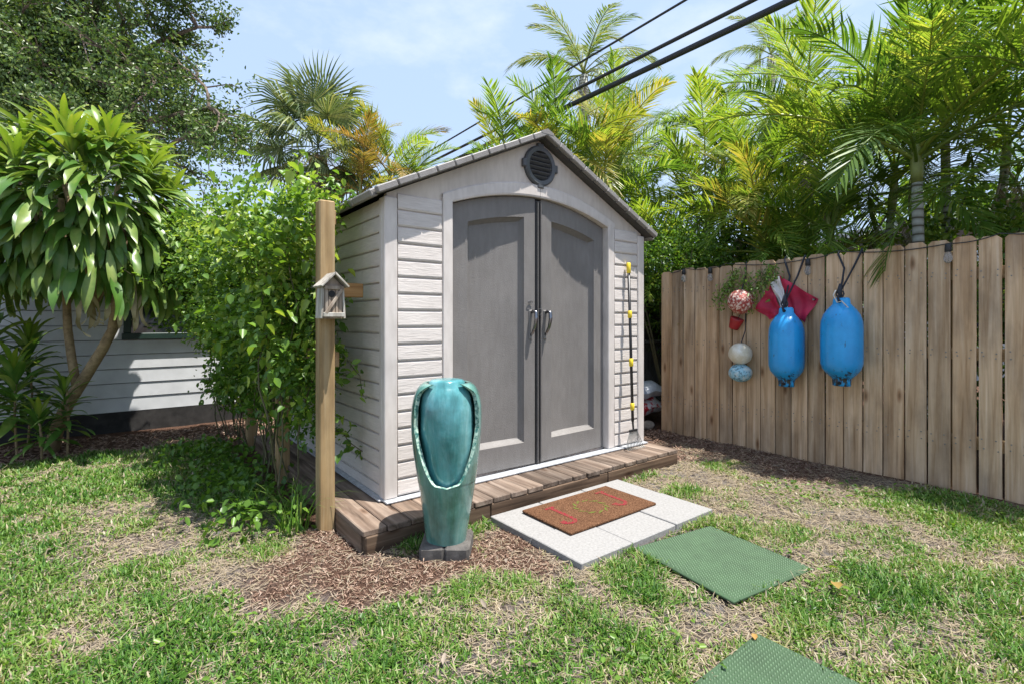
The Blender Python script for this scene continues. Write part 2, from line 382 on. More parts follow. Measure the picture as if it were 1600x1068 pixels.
# foliage
M['areca'] = m_leaf('areca_green', (.055, .13, .018), (.20, .31, .042), (.38, .42, .085), .48, .36)
M['areca_dark'] = m_leaf('areca_deep_green', (.04, .105, .018), (.14, .245, .038), (.29, .37, .08), .46, .36)
M['areca_yellow'] = m_leaf('areca_yellow', (.12, .19, .03), (.28, .31, .055), (.44, .35, .085), .42, .4)
M['areca_orange'] = m_leaf('palm_orange', (.11, .14, .03), (.28, .21, .055), (.42, .25, .08), .3, .5)
M['dead'] = m_leaf('dead_frond', (.15, .115, .085), (.34, .28, .22), (.45, .40, .35), .15, .8)
M['coco'] = m_leaf('coconut_green', (.05, .10, .02), (.15, .23, .045), (.32, .32, .09), .35, .36)
M['sabal'] = m_leaf('sabal_green', (.045, .08, .028), (.13, .185, .075), (.28, .30, .14), .3, .45)
M['drac'] = m_leaf('dracaena_green', (.022, .070, .014), (.080, .175, .028), (.27, .34, .09), .28, .36, .38)
M['drac_young'] = m_leaf('dracaena_young', (.06, .15, .016), (.17, .28, .03), (.32, .36, .06), .36, .36, .4)
M['drac_dry'] = m_leaf('dracaena_dry', (.16, .13, .07), (.36, .30, .19), (.46, .40, .28), .15, .7, .4)
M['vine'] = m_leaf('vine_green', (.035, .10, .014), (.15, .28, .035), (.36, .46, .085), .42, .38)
M['oak'] = m_leaf('oak_green', (.022, .055, .014), (.085, .15, .034), (.21, .26, .075), .3, .4)
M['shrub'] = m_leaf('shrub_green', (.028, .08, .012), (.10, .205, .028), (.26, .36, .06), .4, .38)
M['sprig'] = m_leaf('sprig_green', (.045, .11, .018), (.15, .27, .04), (.28, .36, .08), .35, .45)
M['stem'] = m_plain('vine_stem', (.10, .09, .04), .8, 0, .3, 20)
def m_grass():
    t = NT('lawn_grass'); a = t.new('ShaderNodeAttribute', attribute_name='tint')
    c = t.ramp(a.outputs['Fac'], [(0, (.018, .072, .008)), (.30, (.075, .18, .022)), (.55, (.155, .26, .042)), (.70, (.25, .28, .085)), (.82, (.36, .29, .17)), (1.0, (.45, .37, .275))])
    t.col(c); t.set(Roughness=.5, Specular_IOR_Level=.35)
    tr = t.new('ShaderNodeBsdfTranslucent'); t.l.new(t.mix(1.0, c, (1.15, 1.15, .6), 'MULTIPLY'), tr.inputs['Color'])
    ms = t.new('ShaderNodeMixShader'); ms.inputs['Fac'].default_value = .3
    t.l.new(t.p.outputs[0], ms.inputs[1]); t.l.new(tr.outputs[0], ms.inputs[2]); t.l.new(ms.outputs[0], t.out.inputs['Surface']); return t.m
M['grass'] = m_grass()
def m_chips():
    t = NT('mulch'); a = t.new('ShaderNodeAttribute', attribute_name='tint')
    t.col(t.ramp(a.outputs['Fac'], [(0, (.07, .042, .03)), (.4, (.22, .135, .095)), (.7, (.36, .25, .185)), (1, (.56, .46, .38))])); t.set(Roughness=.9, Specular_IOR_Level=.2); return t.m
M['chips'] = m_chips()
def m_ground():
    t = NT('yard_soil'); v = t.coords(rnd=False); a = t.new('ShaderNodeAttribute', attribute_name='tint')
    n = t.tex('noise', 34, v, 8, .7); n2 = t.tex('noise', 5, v, 6, .65); n3 = t.tex('noise', 150, v, 4, .7)
    sand = t.ramp(n.outputs['Fac'], [(.32, (.10, .078, .062)), (.5, (.24, .195, .165)), (.70, (.37, .315, .275))])
    grey = t.ramp(n3.outputs['Fac'], [(.34, (.10, .09, .085)), (.66, (.37, .34, .325))])
    soil = t.mix(t.ramp(n2.outputs['Fac'], [(.48, (0, 0, 0)), (.62, (1, 1, 1))]), sand, grey)
    mulch = t.ramp(n3.outputs['Fac'], [(.3, (.06, .034, .024)), (.55, (.17, .095, .065)), (.75, (.31, .20, .145))])
    t.col(t.mix(a.outputs['Fac'], soil, mulch)); t.set(Roughness=.95, Specular_IOR_Level=.1)
    mm = t.new('ShaderNodeMath', operation='ADD'); t.l.new(n.outputs['Fac'], mm.inputs[0]); t.l.new(n3.outputs['Fac'], mm.inputs[1]); t.bump(mm.outputs[0], 1.0, .035); return t.m
M['ground'] = m_ground()

# ---------------------------------------------------------------- ground
def gpt(px, py):                       # ground point under a photograph pixel
    t = 1.22 / ((py - 500) / 790); p = CAM + FWD * t + RGT * ((px - 800) / 790 * t); return p.x, p.y
MULCH = [(455, 885, .20), (530, 890, .22), (600, 895, .22), (660, 885, .22), (740, 865, .22), (800, 845, .22), (835, 880, .14), (500, 850, .18), (430, 925, .13), (780, 880, .16), (560, 920, .12), (1020, 700, .3)]
SAND = [(1200, 795, .22), (1090, 745, .24), (1180, 735, .24), (1270, 760, .26), (1350, 810, .22), (1440, 845, .2), (1510, 930, .14), (1565, 870, .18), (1310, 775, .2), (925, 925, .10), (905, 900, .10),
        (1080, 985, .09), (1065, 950, .09), (1060, 910, .12), (140, 1010, .07), (90, 985, .06), (270, 850, .16), (50, 812, .14), (690, 1030, .07), (740, 1000, .06), (420, 895, .12), (1010, 780, .18), (1130, 800, .15), (1500, 880, .15)]
MULCH = [(*gpt(a, b), r) for a, b, r in MULCH]; SAND = [(*gpt(a, b), r * .62) for a, b, r in SAND]
def blob(x, y, L):
    w = np.zeros_like(x)
    for bx, by, r in L: w = np.maximum(w, np.clip(1.45 - np.hypot(x - bx, y - by) / r, 0, 1))
    return w
def mulch_w(x, y):
    j = (fbm(x * 3, y * 3, 5) - .5) * .5
    w = blob(x + j * .5, y + j * .4, MULCH)
    w = np.maximum(w, np.clip((y - 3.0 + j) / .25, 0, 1) * (x < .6))          # bed along the house
    w = np.maximum(w, np.clip((x - 2.78 + j * 1.4) / .3, 0, 1) * np.clip((y + 1.9 + j) / .8, 0, 1))       # strip by the fence
    w = np.maximum(w, np.clip((x - 3.35) / .1, 0, 1))
    w = np.maximum(w, ((x > -.45) & (x < 2.7) & (y > -.3)).astype(float))
    return np.clip(w, 0, 1)
def cover(x, y):
    n = fbm(x * 1.7, y * 1.7, 11); n2 = fbm(x * 5.0, y * 5.0, 21)
    c = .50 + 1.3 * (n - .5) + 1.7 * (n2 - .5) + .26
    c -= .38 * np.clip((x - 1.55) / .8, 0, 1) * np.clip((y + 2.1) / .6, 0, 1) * (.55 + .9 * (fbm(x * 2.2, y * 2.2, 31) - .3))    # thin lawn towards the fence
    c -= .6 * blob(x, y, SAND); c -= 1.3 * mulch_w(x, y)
    return np.clip(c, 0, 1)
def gz(x, y): return (fbm(x * 1.1, y * 1.1, 3) - .5) * .035 + (fbm(x * 6, y * 6, 4) - .5) * .012 - .008

xs = np.concatenate([[-400, -150, -60, -25, -12, -8], np.arange(-6, 5.01, .06), [6, 8, 12, 25, 60, 150, 400]])
ys = np.concatenate([[-400, -150, -60, -25, -12, -7], np.arange(-4.2, 5.01, .06), [6, 8, 12, 25, 60, 150, 400]])
GX, GY = np.meshgrid(xs, ys); fx, fy = GX.ravel(), GY.ravel(); nx, ny = len(xs), len(ys)
idx = np.arange(nx * ny).reshape(ny, nx)
Fg = np.stack([idx[:-1, :-1], idx[:-1, 1:], idx[1:, 1:], idx[1:, :-1]], -1).reshape(-1, 4)
ground = obj('ground', fast('ground', np.stack([fx, fy, gz(fx, fy)], 1), Fg, M['ground'], True, mulch_w(fx, fy)))
tag(ground, 'sandy backyard soil with mulch patches', kind='structure')

def clear_of_structures(x, y, m=.0):
    k = ~((x > -.27 - m) & (x < 2.52 + m) & (y > -.36 - m) & (y < 2.6))
    k &= ~((x > .50 - m) & (x < 1.70 + m) & (y > -1.165 - m) & (y < -.3))
    u = (x - .885); v = (y + 1.175); xr = u * math.cos(-.13) + v * math.sin(-.13); yr = -u * math.sin(-.13) + v * math.cos(-.13)
    k &= ~((xr > -.0 - m) & (xr < .615 + m) & (yr > -.57 - m) & (yr < .03))
    k &= ~((x > .07 - m) & (x < .68 + m) & (y < -1.95) & (y > -2.5))
    k &= ~(np.hypot(x - .108, y + .556) < .15); k &= y < 3.9; k &= x < 3.49
    return k
def blades(n, x0, x1, y0, y1):
    x = rng.uniform(x0, x1, n); y = rng.uniform(y0, y1, n); c = cover(x, y)
    k = (rng.random(n) < c ** 1.15) & clear_of_structures(x, y); x, y, c = x[k], y[k], c[k]; n = len(x)
    az = rng.uniform(0, 2 * np.pi, n); tall = .6 + .8 * fbm(x * 2.5, y * 2.5, 41)
    L = rng.uniform(.02, .068, n) * tall * (.55 + .6 * c); W = rng.uniform(.0018, .0036, n)
    dist = np.hypot(x - CAM.x, y - CAM.y); W *= np.clip(dist / 3.0, 1.0, 1.7)
    lean = rng.uniform(.25, 1.25, n); dx, dy = np.cos(az), np.sin(az); sx, sy = -dy, dx; z = gz(x, y) - .004
    def row(t, w):
        h = L * (np.sin(np.minimum(t * (1.15 - .35 * lean), 1.5)) * 0.92 * (1.15 - .55 * lean * t)); o = L * lean * t ** 1.4 * .85
        cx_, cy_ = x + dx * o, y + dy * o
        return np.stack([cx_ - sx * W * w, cy_ - sy * W * w, z + h], 1), np.stack([cx_ + sx * W * w, cy_ + sy * W * w, z + h], 1)
    a0, a1 = row(0, .7); b0, b1 = row(.5, 1.0); t0, t1 = row(1.0, .12)
    V = np.stack([a0, a1, b0, b1, t0, t1], 1).reshape(-1, 3); b = np.arange(n)[:, None] * 6
    F = np.concatenate([b + np.array([[0, 1, 3, 2]]), b + np.array([[2, 3, 5, 4]])])
    dry = fbm(x * 2.6, y * 2.6, 51) - .5
    tv = .38 + .34 * rng.normal(0, .45, n) + .55 * dry + .30 * (1 - c) + (rng.random(n) < .07 + .25 * (1 - c)) * .5
    return V, F, np.repeat(np.clip(tv, 0, 1), 6)
def joinmesh(parts):
    V, F, T, n = [], [], [], 0
    for v, f, t in parts: V.append(v); F.append(f + n); T.append(t); n += len(v)
    return np.concatenate(V), np.concatenate(F), np.concatenate(T)
V, F, T = joinmesh([blades(330000, -2.6, 3.5, -2.9, .2), blades(130000, -4.2, -.3, .2, 3.6), blades(26000, -4.5, -2.6, -2.5, .5)])
tag(obj('grass', fast('grass', V, F, M['grass'], True, T)), 'patchy green lawn grass with straw coloured blades', 'grass', kind='stuff')

def chips(n, wfun, x0, x1, y0, y1, l0, l1, w0, w1, tlo, thi, flat=.25):
    x = rng.uniform(x0, x1, n); y = rng.uniform(y0, y1, n); k = (rng.random(n) < wfun(x, y)) & clear_of_structures(x, y); x, y = x[k], y[k]; n = len(x)
    az = rng.uniform(0, 2 * np.pi, n); L = rng.uniform(l0, l1, n); W = rng.uniform(w0, w1, n); tl = rng.normal(0, flat, n)
    D = np.stack([np.cos(az) * np.cos(tl), np.sin(az) * np.cos(tl), np.sin(tl)], 1); Sd = np.stack([-np.sin(az), np.cos(az), rng.normal(0, .3, n)], 1)
    P = np.stack([x, y, gz(x, y) + .004 + np.abs(np.sin(tl)) * L * .5 + rng.uniform(0, .008, n)], 1); H = np.array([[0, 0, 1.0]]) * (W * .35)[:, None]
    q = [P - D * L[:, None] / 2 - Sd * W[:, None] / 2, P + D * L[:, None] / 2 - Sd * W[:, None] / 3, P + D * L[:, None] / 2.2 + Sd * W[:, None] / 2, P - D * L[:, None] / 2.2 + Sd * W[:, None] / 2.4]
    V = np.stack(q + [q[0] - H, q[1] - H, q[2] - H, q[3] - H], 1).reshape(-1, 3); b = np.arange(n)[:, None] * 8
    F = np.concatenate([b + np.array([f]) for f in ([0, 1, 2, 3], [0, 4, 5, 1], [1, 5, 6, 2], [2, 6, 7, 3], [3, 7, 4, 0])])
    return V, F, np.repeat(rng.uniform(tlo, thi, n), 8)
V, F, T = joinmesh([chips(60000, lambda x, y: mulch_w(x, y) ** 1.5 * .8, -.95, 3.5, -1.3, .2, .005, .026, .0016, .005, 0, .82), chips(9000, lambda x, y: mulch_w(x, y) * .8, -3.5, .3, 2.7, 3.9, .015, .06, .005, .014, 0, .8),
                    chips(5000, lambda x, y: mulch_w(x, y) * .8, 2.5, 3.5, -.4, 1.5, .015, .05, .005, .012, 0, .7)])
tag(obj('mulch_chips', fast('mulch_chips', V, F, M['chips'], False, T)), 'loose brown bark mulch around the pot and fence', 'mulch', kind='stuff')
V, F, T = joinmesh([chips(90000, lambda x, y: np.clip(1.1 - cover(x, y), .25, .85) * (1 - .8 * mulch_w(x, y)), -2.6, 3.5, -2.9, .2, .02, .07, .0015, .0034, .55, 1.0, .16),
                    chips(45000, lambda x, y: np.clip(1.1 - cover(x, y), .3, .8) * (1 - mulch_w(x, y)), -4.0, -.3, .2, 3.4, .02, .07, .002, .004, .6, 1.0, .16)])
tag(obj('straw', fast('straw', V, F, M['grass'], False, np.clip(T * .35 + .68, 0, 1))), 'dry straw thatch lying on the bare soil', 'straw', kind='stuff')

# ---------------------------------------------------------------- leaf mass helper
def leafmass(name, P, D, U, L, W, tint, mat, parent=None, fold=.18, droop=.15):
    """six-vertex folded leaves; P base, D direction, U leaf normal (arrays)"""
    D = D / np.linalg.norm(D, axis=1, keepdims=True); Sd = np.cross(D, U); Sd /= np.linalg.norm(Sd, axis=1, keepdims=True) + 1e-9; U = np.cross(Sd, D)
    L = np.asarray(L)[:, None]; W = np.asarray(W)[:, None]; g = np.array([[0, 0, -1.0]])
    def pt(t, s, u): return P + D * L * t + Sd * W * s + U * W * u + g * L * droop * t * t
    vs = [pt(0, 0, 0), pt(.3, .5, fold), pt(.68, .42, fold), pt(1, 0, 0), pt(.68, -.42, fold), pt(.3, -.5, fold)]
    V = np.stack(vs, 1).reshape(-1, 3); b = np.arange(len(P))[:, None] * 6
    F = np.concatenate([b + np.array([[0, 1, 2, 3]]), b + np.array([[0, 3, 4, 5]])])
    o0 = np.array(off_of(parent))
    return obj(name, fast(name, V - o0, F, mat, True, np.repeat(tint, 6)), parent)
def rdir(n, up=0.0):
    v = rng.normal(0, 1, (n, 3)); v[:, 2] += up; return v / np.linalg.norm(v, axis=1, keepdims=True)

# ---------------------------------------------------------------- storage shed
XC = 1.2295; W_ = 2.449; DEP = 2.3; Z0 = .12
def roofz(x): return 2.572 - .477 * abs(x - 1.2245)
def arch_out(x): return 2.235 - .19 * ((x - XC) / .838) ** 2
def arch_in(x): return 2.14 - .14 * ((x - XC) / .7585) ** 2
shed = thing('storage_shed', (1.2245, 1.0, Z0), 'beige plastic storage shed with dark grey arched double doors and gable roof', 'shed')
mb = MB()
for (x0, x1, y0, y1) in ((.012, .05, .02, DEP), (W_ - .05, W_ - .012, .02, DEP)): mb.box(((x0 + x1) / 2, (y0 + y1) / 2, (Z0 + 1.97) / 2 + .01), (x1 - x0, y1 - y0, 1.97 - Z0 - .02))
mb.prism([(.055, Z0 + .005), (W_ - .055, Z0 + .005), (W_ - .055, 1.97), (1.2245, 2.53), (.055, 1.97)], 'y', DEP - .04, DEP)
mb.box((1.2245, 1.15, Z0 + .012), (W_ - .1, DEP - .1, .02))
mb.box((.2355, .022, 1.055), (.315, .046, 1.83)); mb.box((2.2215, .022, 1.055), (.30, .046, 1.83))
mb.build('wall', M['trim'], shed)
# gable panel over the casing and planks
mb = MB(); N = 44; xsn = [.012 + (W_ - .024) * i / N for i in range(N + 1)]
for a, b in ((0.012, .41), (.41, 2.05), (2.05, W_ - .012)):
    n = 30 if a == .41 else 4
    V = []; F = []
    for i in range(n + 1):
        x = a + (b - a) * i / n; lo = arch_out(x) - .012 if a == .41 else 1.965; hi = max(roofz(x), lo + .004)
        V += [(x, -.001, lo), (x, -.001, hi), (x, .04, lo), (x, .04, hi)]
    for i in range(n):
        j = 4 * i; F += [(j, j + 4, j + 5, j + 1), (j + 2, j + 3, j + 7, j + 6), (j, j + 2, j + 6, j + 4), (j + 1, j + 5, j + 7, j + 3)]
    F += [(0, 1, 3, 2), (4 * n, 4 * n + 2, 4 * n + 3, 4 * n + 1)]; mb.add(V, F)
mb.build('gable_panel', M['gable'], shed)
# corner trims
for x0, x1 in ((-.012, .074), (W_ - .074, W_ + .012)):
    mb = MB(); mb.box(((x0 + x1) / 2, -.004, (Z0 + .015 + 1.97) / 2), (x1 - x0, .036, 1.955 - Z0), .006)
    xs_ = x0 + .012 if x0 < 1 else x1 - .012
    mb.box((xs_, .037, (Z0 + .015 + 1.97) / 2), (.024, .045, 1.955 - Z0), .005); mb.build('corner_trim', M['trim'], shed)
# siding planks, front
PIT = .1036
for (xa, xb) in ((.080, .388), (2.073, 2.370)):
    me = None
    for r in range(18):
        zt = 2.0 - r * PIT; zb = max(zt - PIT + .0045, Z0 + .02)
        V = [(xa, .012, zb), (xb, .012, zb), (xa, -.011, zb + .003), (xb, -.011, zb + .003), (xa, -.016, zb + .014), (xb, -.016, zb + .014), (xa, -.012, zt - .007), (xb, -.012, zt - .007), (xa, -.006, zt - .001), (xb, -.006, zt - .001), (xa, .012, zt), (xb, .012, zt)]
        F = [(2 * i, 2 * i + 1, 2 * i + 3, 2 * i + 2) for i in range(5)] + [(0, 2, 4, 6, 8, 10), (1, 11, 9, 7, 5, 3)]
        MB().add(V, F).build('siding_plank', M['siding'], shed)
for side in (0, 1):
    for (ya, yb) in ((.062, .350), (.353, 1.30), (1.303, DEP - .01)):
        for r in range(18):
            zt = 1.965 - r * PIT; zb = max(zt - PIT + .005, Z0 + .015)
            xo = [.013, -.003, -.006, -.004, .013]; zz = [zb, zb + .002, zb + .01, zt - .006, zt]
            V = []
            for k in range(5):
                x = xo[k] if side == 0 else W_ - xo[k]; V += [(x, ya, zz[k]), (x, yb, zz[k])]
            F = [(2 * i, 2 * i + 1, 2 * i + 3, 2 * i + 2) for i in range(4)] + [(0, 2, 4, 6, 8), (9, 7, 5, 3, 1)]
            MB().add(V, F).build('siding_plank', M['siding'], shed)
# arched door casing: two halves with a seam at the top
def casing(xa, xb, legs):
    mb = MB(); n = 24; V = []; F = []
    for i in range(n + 1):
        x = xa + (xb - xa) * i / n; lo = arch_in(min(max(x, .471), 1.988)); hi = arch_out(x)
        V += [(x, -.016, lo), (x, -.020, lo + .012), (x, -.020, hi - .008), (x, -.012, hi), (x, .09, lo), (x, .03, hi)]
    for i in range(n):
        j = 6 * i
        for k in range(3): F.append((j + k, j + 6 + k, j + 7 + k, j + 1 + k))
        F += [(j + 3, j + 9, j + 11, j + 5), (j, j + 4, j + 10, j + 6)]
    mb.add(V, F)
    x0, x1 = legs; zt = min(arch_in(.471), arch_in(1.988)) + .03
    mb.box(((x0 + x1) / 2, .034, (Z0 + .015 + zt) / 2), (x1 - x0 - .002, .106, zt - Z0 - .015), .006); mb.build('door_casing', M['trim'], shed)
casing(.393, 1.228, (.393, .471)); casing(1.231, 2.069, (1.988, 2.069))
# doors as moulded height fields
def door(xa, xb, pl, pr, hinge):
    root = None; pb = .315
    zr = .035
    xs_ = [xa, xa + .006, (xa + pl) / 2, pl - .004, pl, pl + .006, pl + .016, pl + .026, pl + .032] + [pl + .032 + (pr - pl - .064) * i / 10 for i in range(1, 10)] + [pr - .032, pr - .026, pr - .016, pr - .006, pr, pr + .004, (pr + xb) / 2, xb - .006, xb]
    def yb(x): return .010 + .030 * min(1, abs(x - XC) / .74)
    def rec(m, dx): return (.040 * min(1, max(0, m / .026)) ** .8 if m > 0 else 0.0)
    rows = []
    def ptop(x): return arch_in(x) - .135 - .018
    z0 = Z0 + .022
    zsb = [z0, z0 + .006, (z0 + pb) / 2, pb - .004, pb, pb + .006, pb + .016, pb + .026, pb + .032]
    nmid = 22; zst = [.032, .026, .016, .006, 0, -.004]
    V = []; nr = 0
    for k in range(len(zsb) + nmid + len(zst) + 2):
        for x in xs_:
            top = arch_in(min(max(x, .471), 1.988)) - .006; pt = ptop(x)
            if k < len(zsb): z = zsb[k]
            elif k < len(zsb) + nmid: t = (k - len(zsb) + 1) / (nmid + 1); z = zsb[-1] + (pt - .032 - zsb[-1]) * t
            elif k < len(zsb) + nmid + len(zst): z = pt - zst[k - len(zsb) - nmid]
            elif k == len(zsb) + nmid + len(zst): z = (pt + top) / 2
            else: z = top
            m = min(x - pl, pr - x, z - pb, pt - z)
            bowl = 0.0
            if m > .03: bowl = .012 * math.sin(math.pi * (x - pl) / (pr - pl))
            edge = .006 if x in (xa, xb) or k == 0 else 0
            V.append((x, yb(x) + rec(m, 0) + bowl + edge, z))
        nr += 1
    nc = len(xs_); F = [(r * nc + c, r * nc + c + 1, (r + 1) * nc + c + 1, (r + 1) * nc + c) for r in range(nr - 1) for c in range(nc - 1)]
    n0 = len(V); ring = [c for c in range(nc)] + [r * nc + nc - 1 for r in range(1, nr)] + [(nr - 1) * nc + c for c in range(nc - 2, -1, -1)] + [r * nc for r in range(nr - 2, 0, -1)]
    V += [(V[i][0], .105, V[i][2]) for i in ring]
    F += [(ring[i], n0 + i, n0 + (i + 1) % len(ring), ring[(i + 1) % len(ring)]) for i in range(len(ring))]; F.append(tuple(range(n0, n0 + len(ring))))
    d = MB().add(V, F).build('door', M['door'], shed); 
    return d
dl = door(.474, 1.206, .617, 1.100, 0); dr = door(1.264, 1.985, 1.372, 1.868, 1)
MB().box((1.235, .045, 1.13), (.052, .07, 1.985), .004).build('astragal', M['blackplastic'], shed)
MB().box((1.221, .008, 1.13), (.004, .03, 1.96)).box((1.249, .008, 1.13), (.004, .03, 1.96)).build('weather_strip', M['door'], shed)
for hx, d in ((1.163, dl), (1.305, dr)):
    y0 = .012; zc = 1.255
    mb = MB(); pts = [(hx, y0, zc + .02), (hx, y0 - .03, zc + .03), (hx + .004, y0 - .055, zc + .022), (hx + .004, y0 - .058, zc - .03), (hx, y0 - .045, zc - .09), (hx - .004, y0 - .02, zc - .135), (hx - .004, y0, zc - .15)]
    mb.tube(pts, [.011, .013, .015, .014, .012, .010, .009], 10); mb.build('handle', M['chrome'], d, True)
    MB().box((hx - .004, y0 - .002, zc - .07), (.034, .012, .22), .006).build('handle_plate', M['door'], d)
mb = MB(); mb.tube([(1.150 + .022 * math.cos(a), -.002 + .004, 1.352 + .012 * math.sin(a)) for a in [i * math.pi / 8 for i in range(17)]], .0022, 5, False)
mb.box((1.150, .006, 1.355), (.026, .004, .004)).box((1.150, .006, 1.348), (.022, .004, .003)); mb.build('emblem', M['vent'], dl)
mb = MB(); mb.box((1.236, .0, 1.288), (.022, .03, .035), .004).box((1.236, -.006, 1.255), (.016, .02, .02), .003); mb.build('latch', M['blackplastic'], dl)
MB().box((1.2245, -.025, Z0 + .0085), (W_ + .03, .075, .013), .003).build('sill', M['sill'], shed)
MB().box((-.012, 1.13, Z0 + .0085), (.05, 2.25, .013), .003).build('base_strip', M['sill'], shed)
# vent
mb = MB(); cx_, cz_ = 1.232, 2.378; n = 40; V = []; F = []
for i in range(n):
    a = 2 * math.pi * i / n; c, s_ = math.cos(a), math.sin(a)
    for r, y in ((.152, 0.0), (.150, -.022), (.140, -.03), (.112, -.026), (.105, .0)): V.append((cx_ + r * c, y, cz_ + r * s_))
for i in range(n):
    j = (i + 1) % n
    for k in range(4): F.append((i * 5 + k, i * 5 + k + 1, j * 5 + k + 1, j * 5 + k))
mb.add(V, F)
for a in (0, 90, 180, 270):
    c, s_ = math.cos(math.radians(a)), math.sin(math.radians(a)); mb.box((cx_ + .152 * c, -.014, cz_ + .152 * s_), (.04 if s_ == 0 or abs(s_) < .1 else .062, .03, .062 if abs(s_) < .1 else .034), .006)
vent = mb.build('vent', M['vent'], shed)
MB().box((cx_, -.002, cz_), (.215, .004, .215)).build('vent_back', M['black'], vent)
for k in range(6):
    z = cz_ - .085 + k * .034; w = 2 * math.sqrt(max(.0, .108 ** 2 - (z - cz_) ** 2))
    MB().box((cx_, -.015, z), (w, .026, .005), .001, Euler((math.radians(-42), 0, 0))).build('slat', M['vent'], vent)
# roof
th = math.atan(.477); Lr = 1.315 / math.cos(th)
mb = MB(); e = .045
pl_ = [(1.2245, 2.612), (-.082, 2.612 - .477 * 1.3065), (-.082, 2.580 - .477 * 1.3065), (1.2245, 2.572)]
mb.prism(pl_, 'y', -.075, DEP + .07); mb.prism([(2.449 - u, v) for u, v in pl_][::-1], 'y', -.075, DEP + .07)
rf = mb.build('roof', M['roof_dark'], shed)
for sgn in (-1, 1):
    nseg = 10
    for k in range(nseg):
        s0 = 1.318 * k / nseg + .003; s1 = 1.318 * (k + 1) / nseg - .003; sm = (s0 + s1) / 2
        MB().box((1.2245 + sgn * sm, -.088, 2.606 - .477 * sm - random.uniform(0, .003)), ((s1 - s0) / math.cos(th), .045, .042), .006, Euler((0, sgn * th, 0))).build('rake_tile', M['roof'], rf)
    for k in range(8):
        y0 = -.06 + k * .3; MB().box((1.2245 + sgn * 1.318, y0 + .148, 1.970), (.05, .294, .048), .008, Euler((0, sgn * th, 0))).build('eave_tile', M['roof'], rf)
    for r in range(9):
        s0 = 1.3 * r / 9; s1 = 1.3 * (r + 1) / 9 + .02; sm = (s0 + s1) / 2
        MB().box((1.2245 + sgn * sm, 1.14, 2.622 - .477 * sm), ((s1 - s0) / math.cos(th), 2.36, .012), .003, Euler((0, sgn * (th + .02), 0))).build('shingle_course', M['roof'], rf)
MB().prism([(1.2245 - .06, 2.604), (1.2245, 2.632), (1.2245 + .06, 2.604), (1.2245 + .06, 2.59), (1.2245 - .06, 2.59)], 'y', -.112, DEP + .09).build('ridge_cap', M['roof'], rf)

# ---------------------------------------------------------------- deck
deck = thing('wooden_platform', (1.125, 0, 0), 'low weathered timber platform under the shed', 'platform')
nb = 20; bw = (2.514 + .268) / nb
for k in range(nb):
    x = -.268 + bw * (k + .5); ln = random.uniform(-.006, .006)
    MB().box((x, 1.05 + ln, .101 + random.uniform(-.0015, .001)), (bw - random.uniform(.004, .008), 2.78, .034), .005).build('plank', M['deck'], deck)
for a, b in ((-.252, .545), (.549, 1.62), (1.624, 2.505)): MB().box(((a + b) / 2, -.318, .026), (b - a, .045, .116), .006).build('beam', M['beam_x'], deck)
MB().box((-.244, 1.05, .026), (.04, 2.68, .115), .006).build('beam', M['beam_y'], deck); MB().box((2.49, 1.05, .026), (.04, 2.68, .115), .006).build('beam', M['beam_y'], deck)

# ---------------------------------------------------------------- wooden fence on the right
fence = thing('wooden_fence', (3.5, -1.5, 0), 'long weathered dog-eared picket fence on the right side of the yard', 'fence')
PW = .1385; k = 0; y = .55
while y > -4.6:
    w = PW - random.uniform(.007, .012)
    if k == 19: w -= .010
    h = 1.757 + .019 * (.55 - y) + random.uniform(-.012, .012); ww = w / 2; e_ = .024; yc = y - PW / 2
    poly = [(yc - ww, -.04), (yc + ww, -.04), (yc + ww, h - e_), (yc + ww - e_, h), (yc - ww + e_, h), (yc - ww, h - e_)]
    o = MB().prism(poly, 'x', 3.5 + random.uniform(-.003, .002), 3.517).build('picket', M['picket'], fence, loc=(3.5, yc, 0))
    o.rotation_euler = (random.uniform(-.002, .002), 0, random.uniform(-.015, .015)); y -= PW; k += 1
for z in (.35, .98, 1.55): MB().box((3.542, -2.0, z), (.04, 5.1, .088), .004).build('rail', M['rail_y'], fence)
for yy in (.50, -1.9, -4.3): MB().box((3.61, yy, .85), (.09, .09, 1.75), .005).build('post', M['post'], fence)

mb = MB(); y = .55
while y > -4.6:
    for z in (.33, .38, .96, 1.0, 1.53, 1.57):
        for dy in (-.035, .04):
            yy = y - PW / 2 + dy + random.uniform(-.008, .008); zz = z + random.uniform(-.012, .012); mb.box((3.4965, yy, zz), (.004, .0075, .0075))
    y -= PW
o = mb.build('nail_heads', M['tine'], fence); o['kind'] = 'stuff'

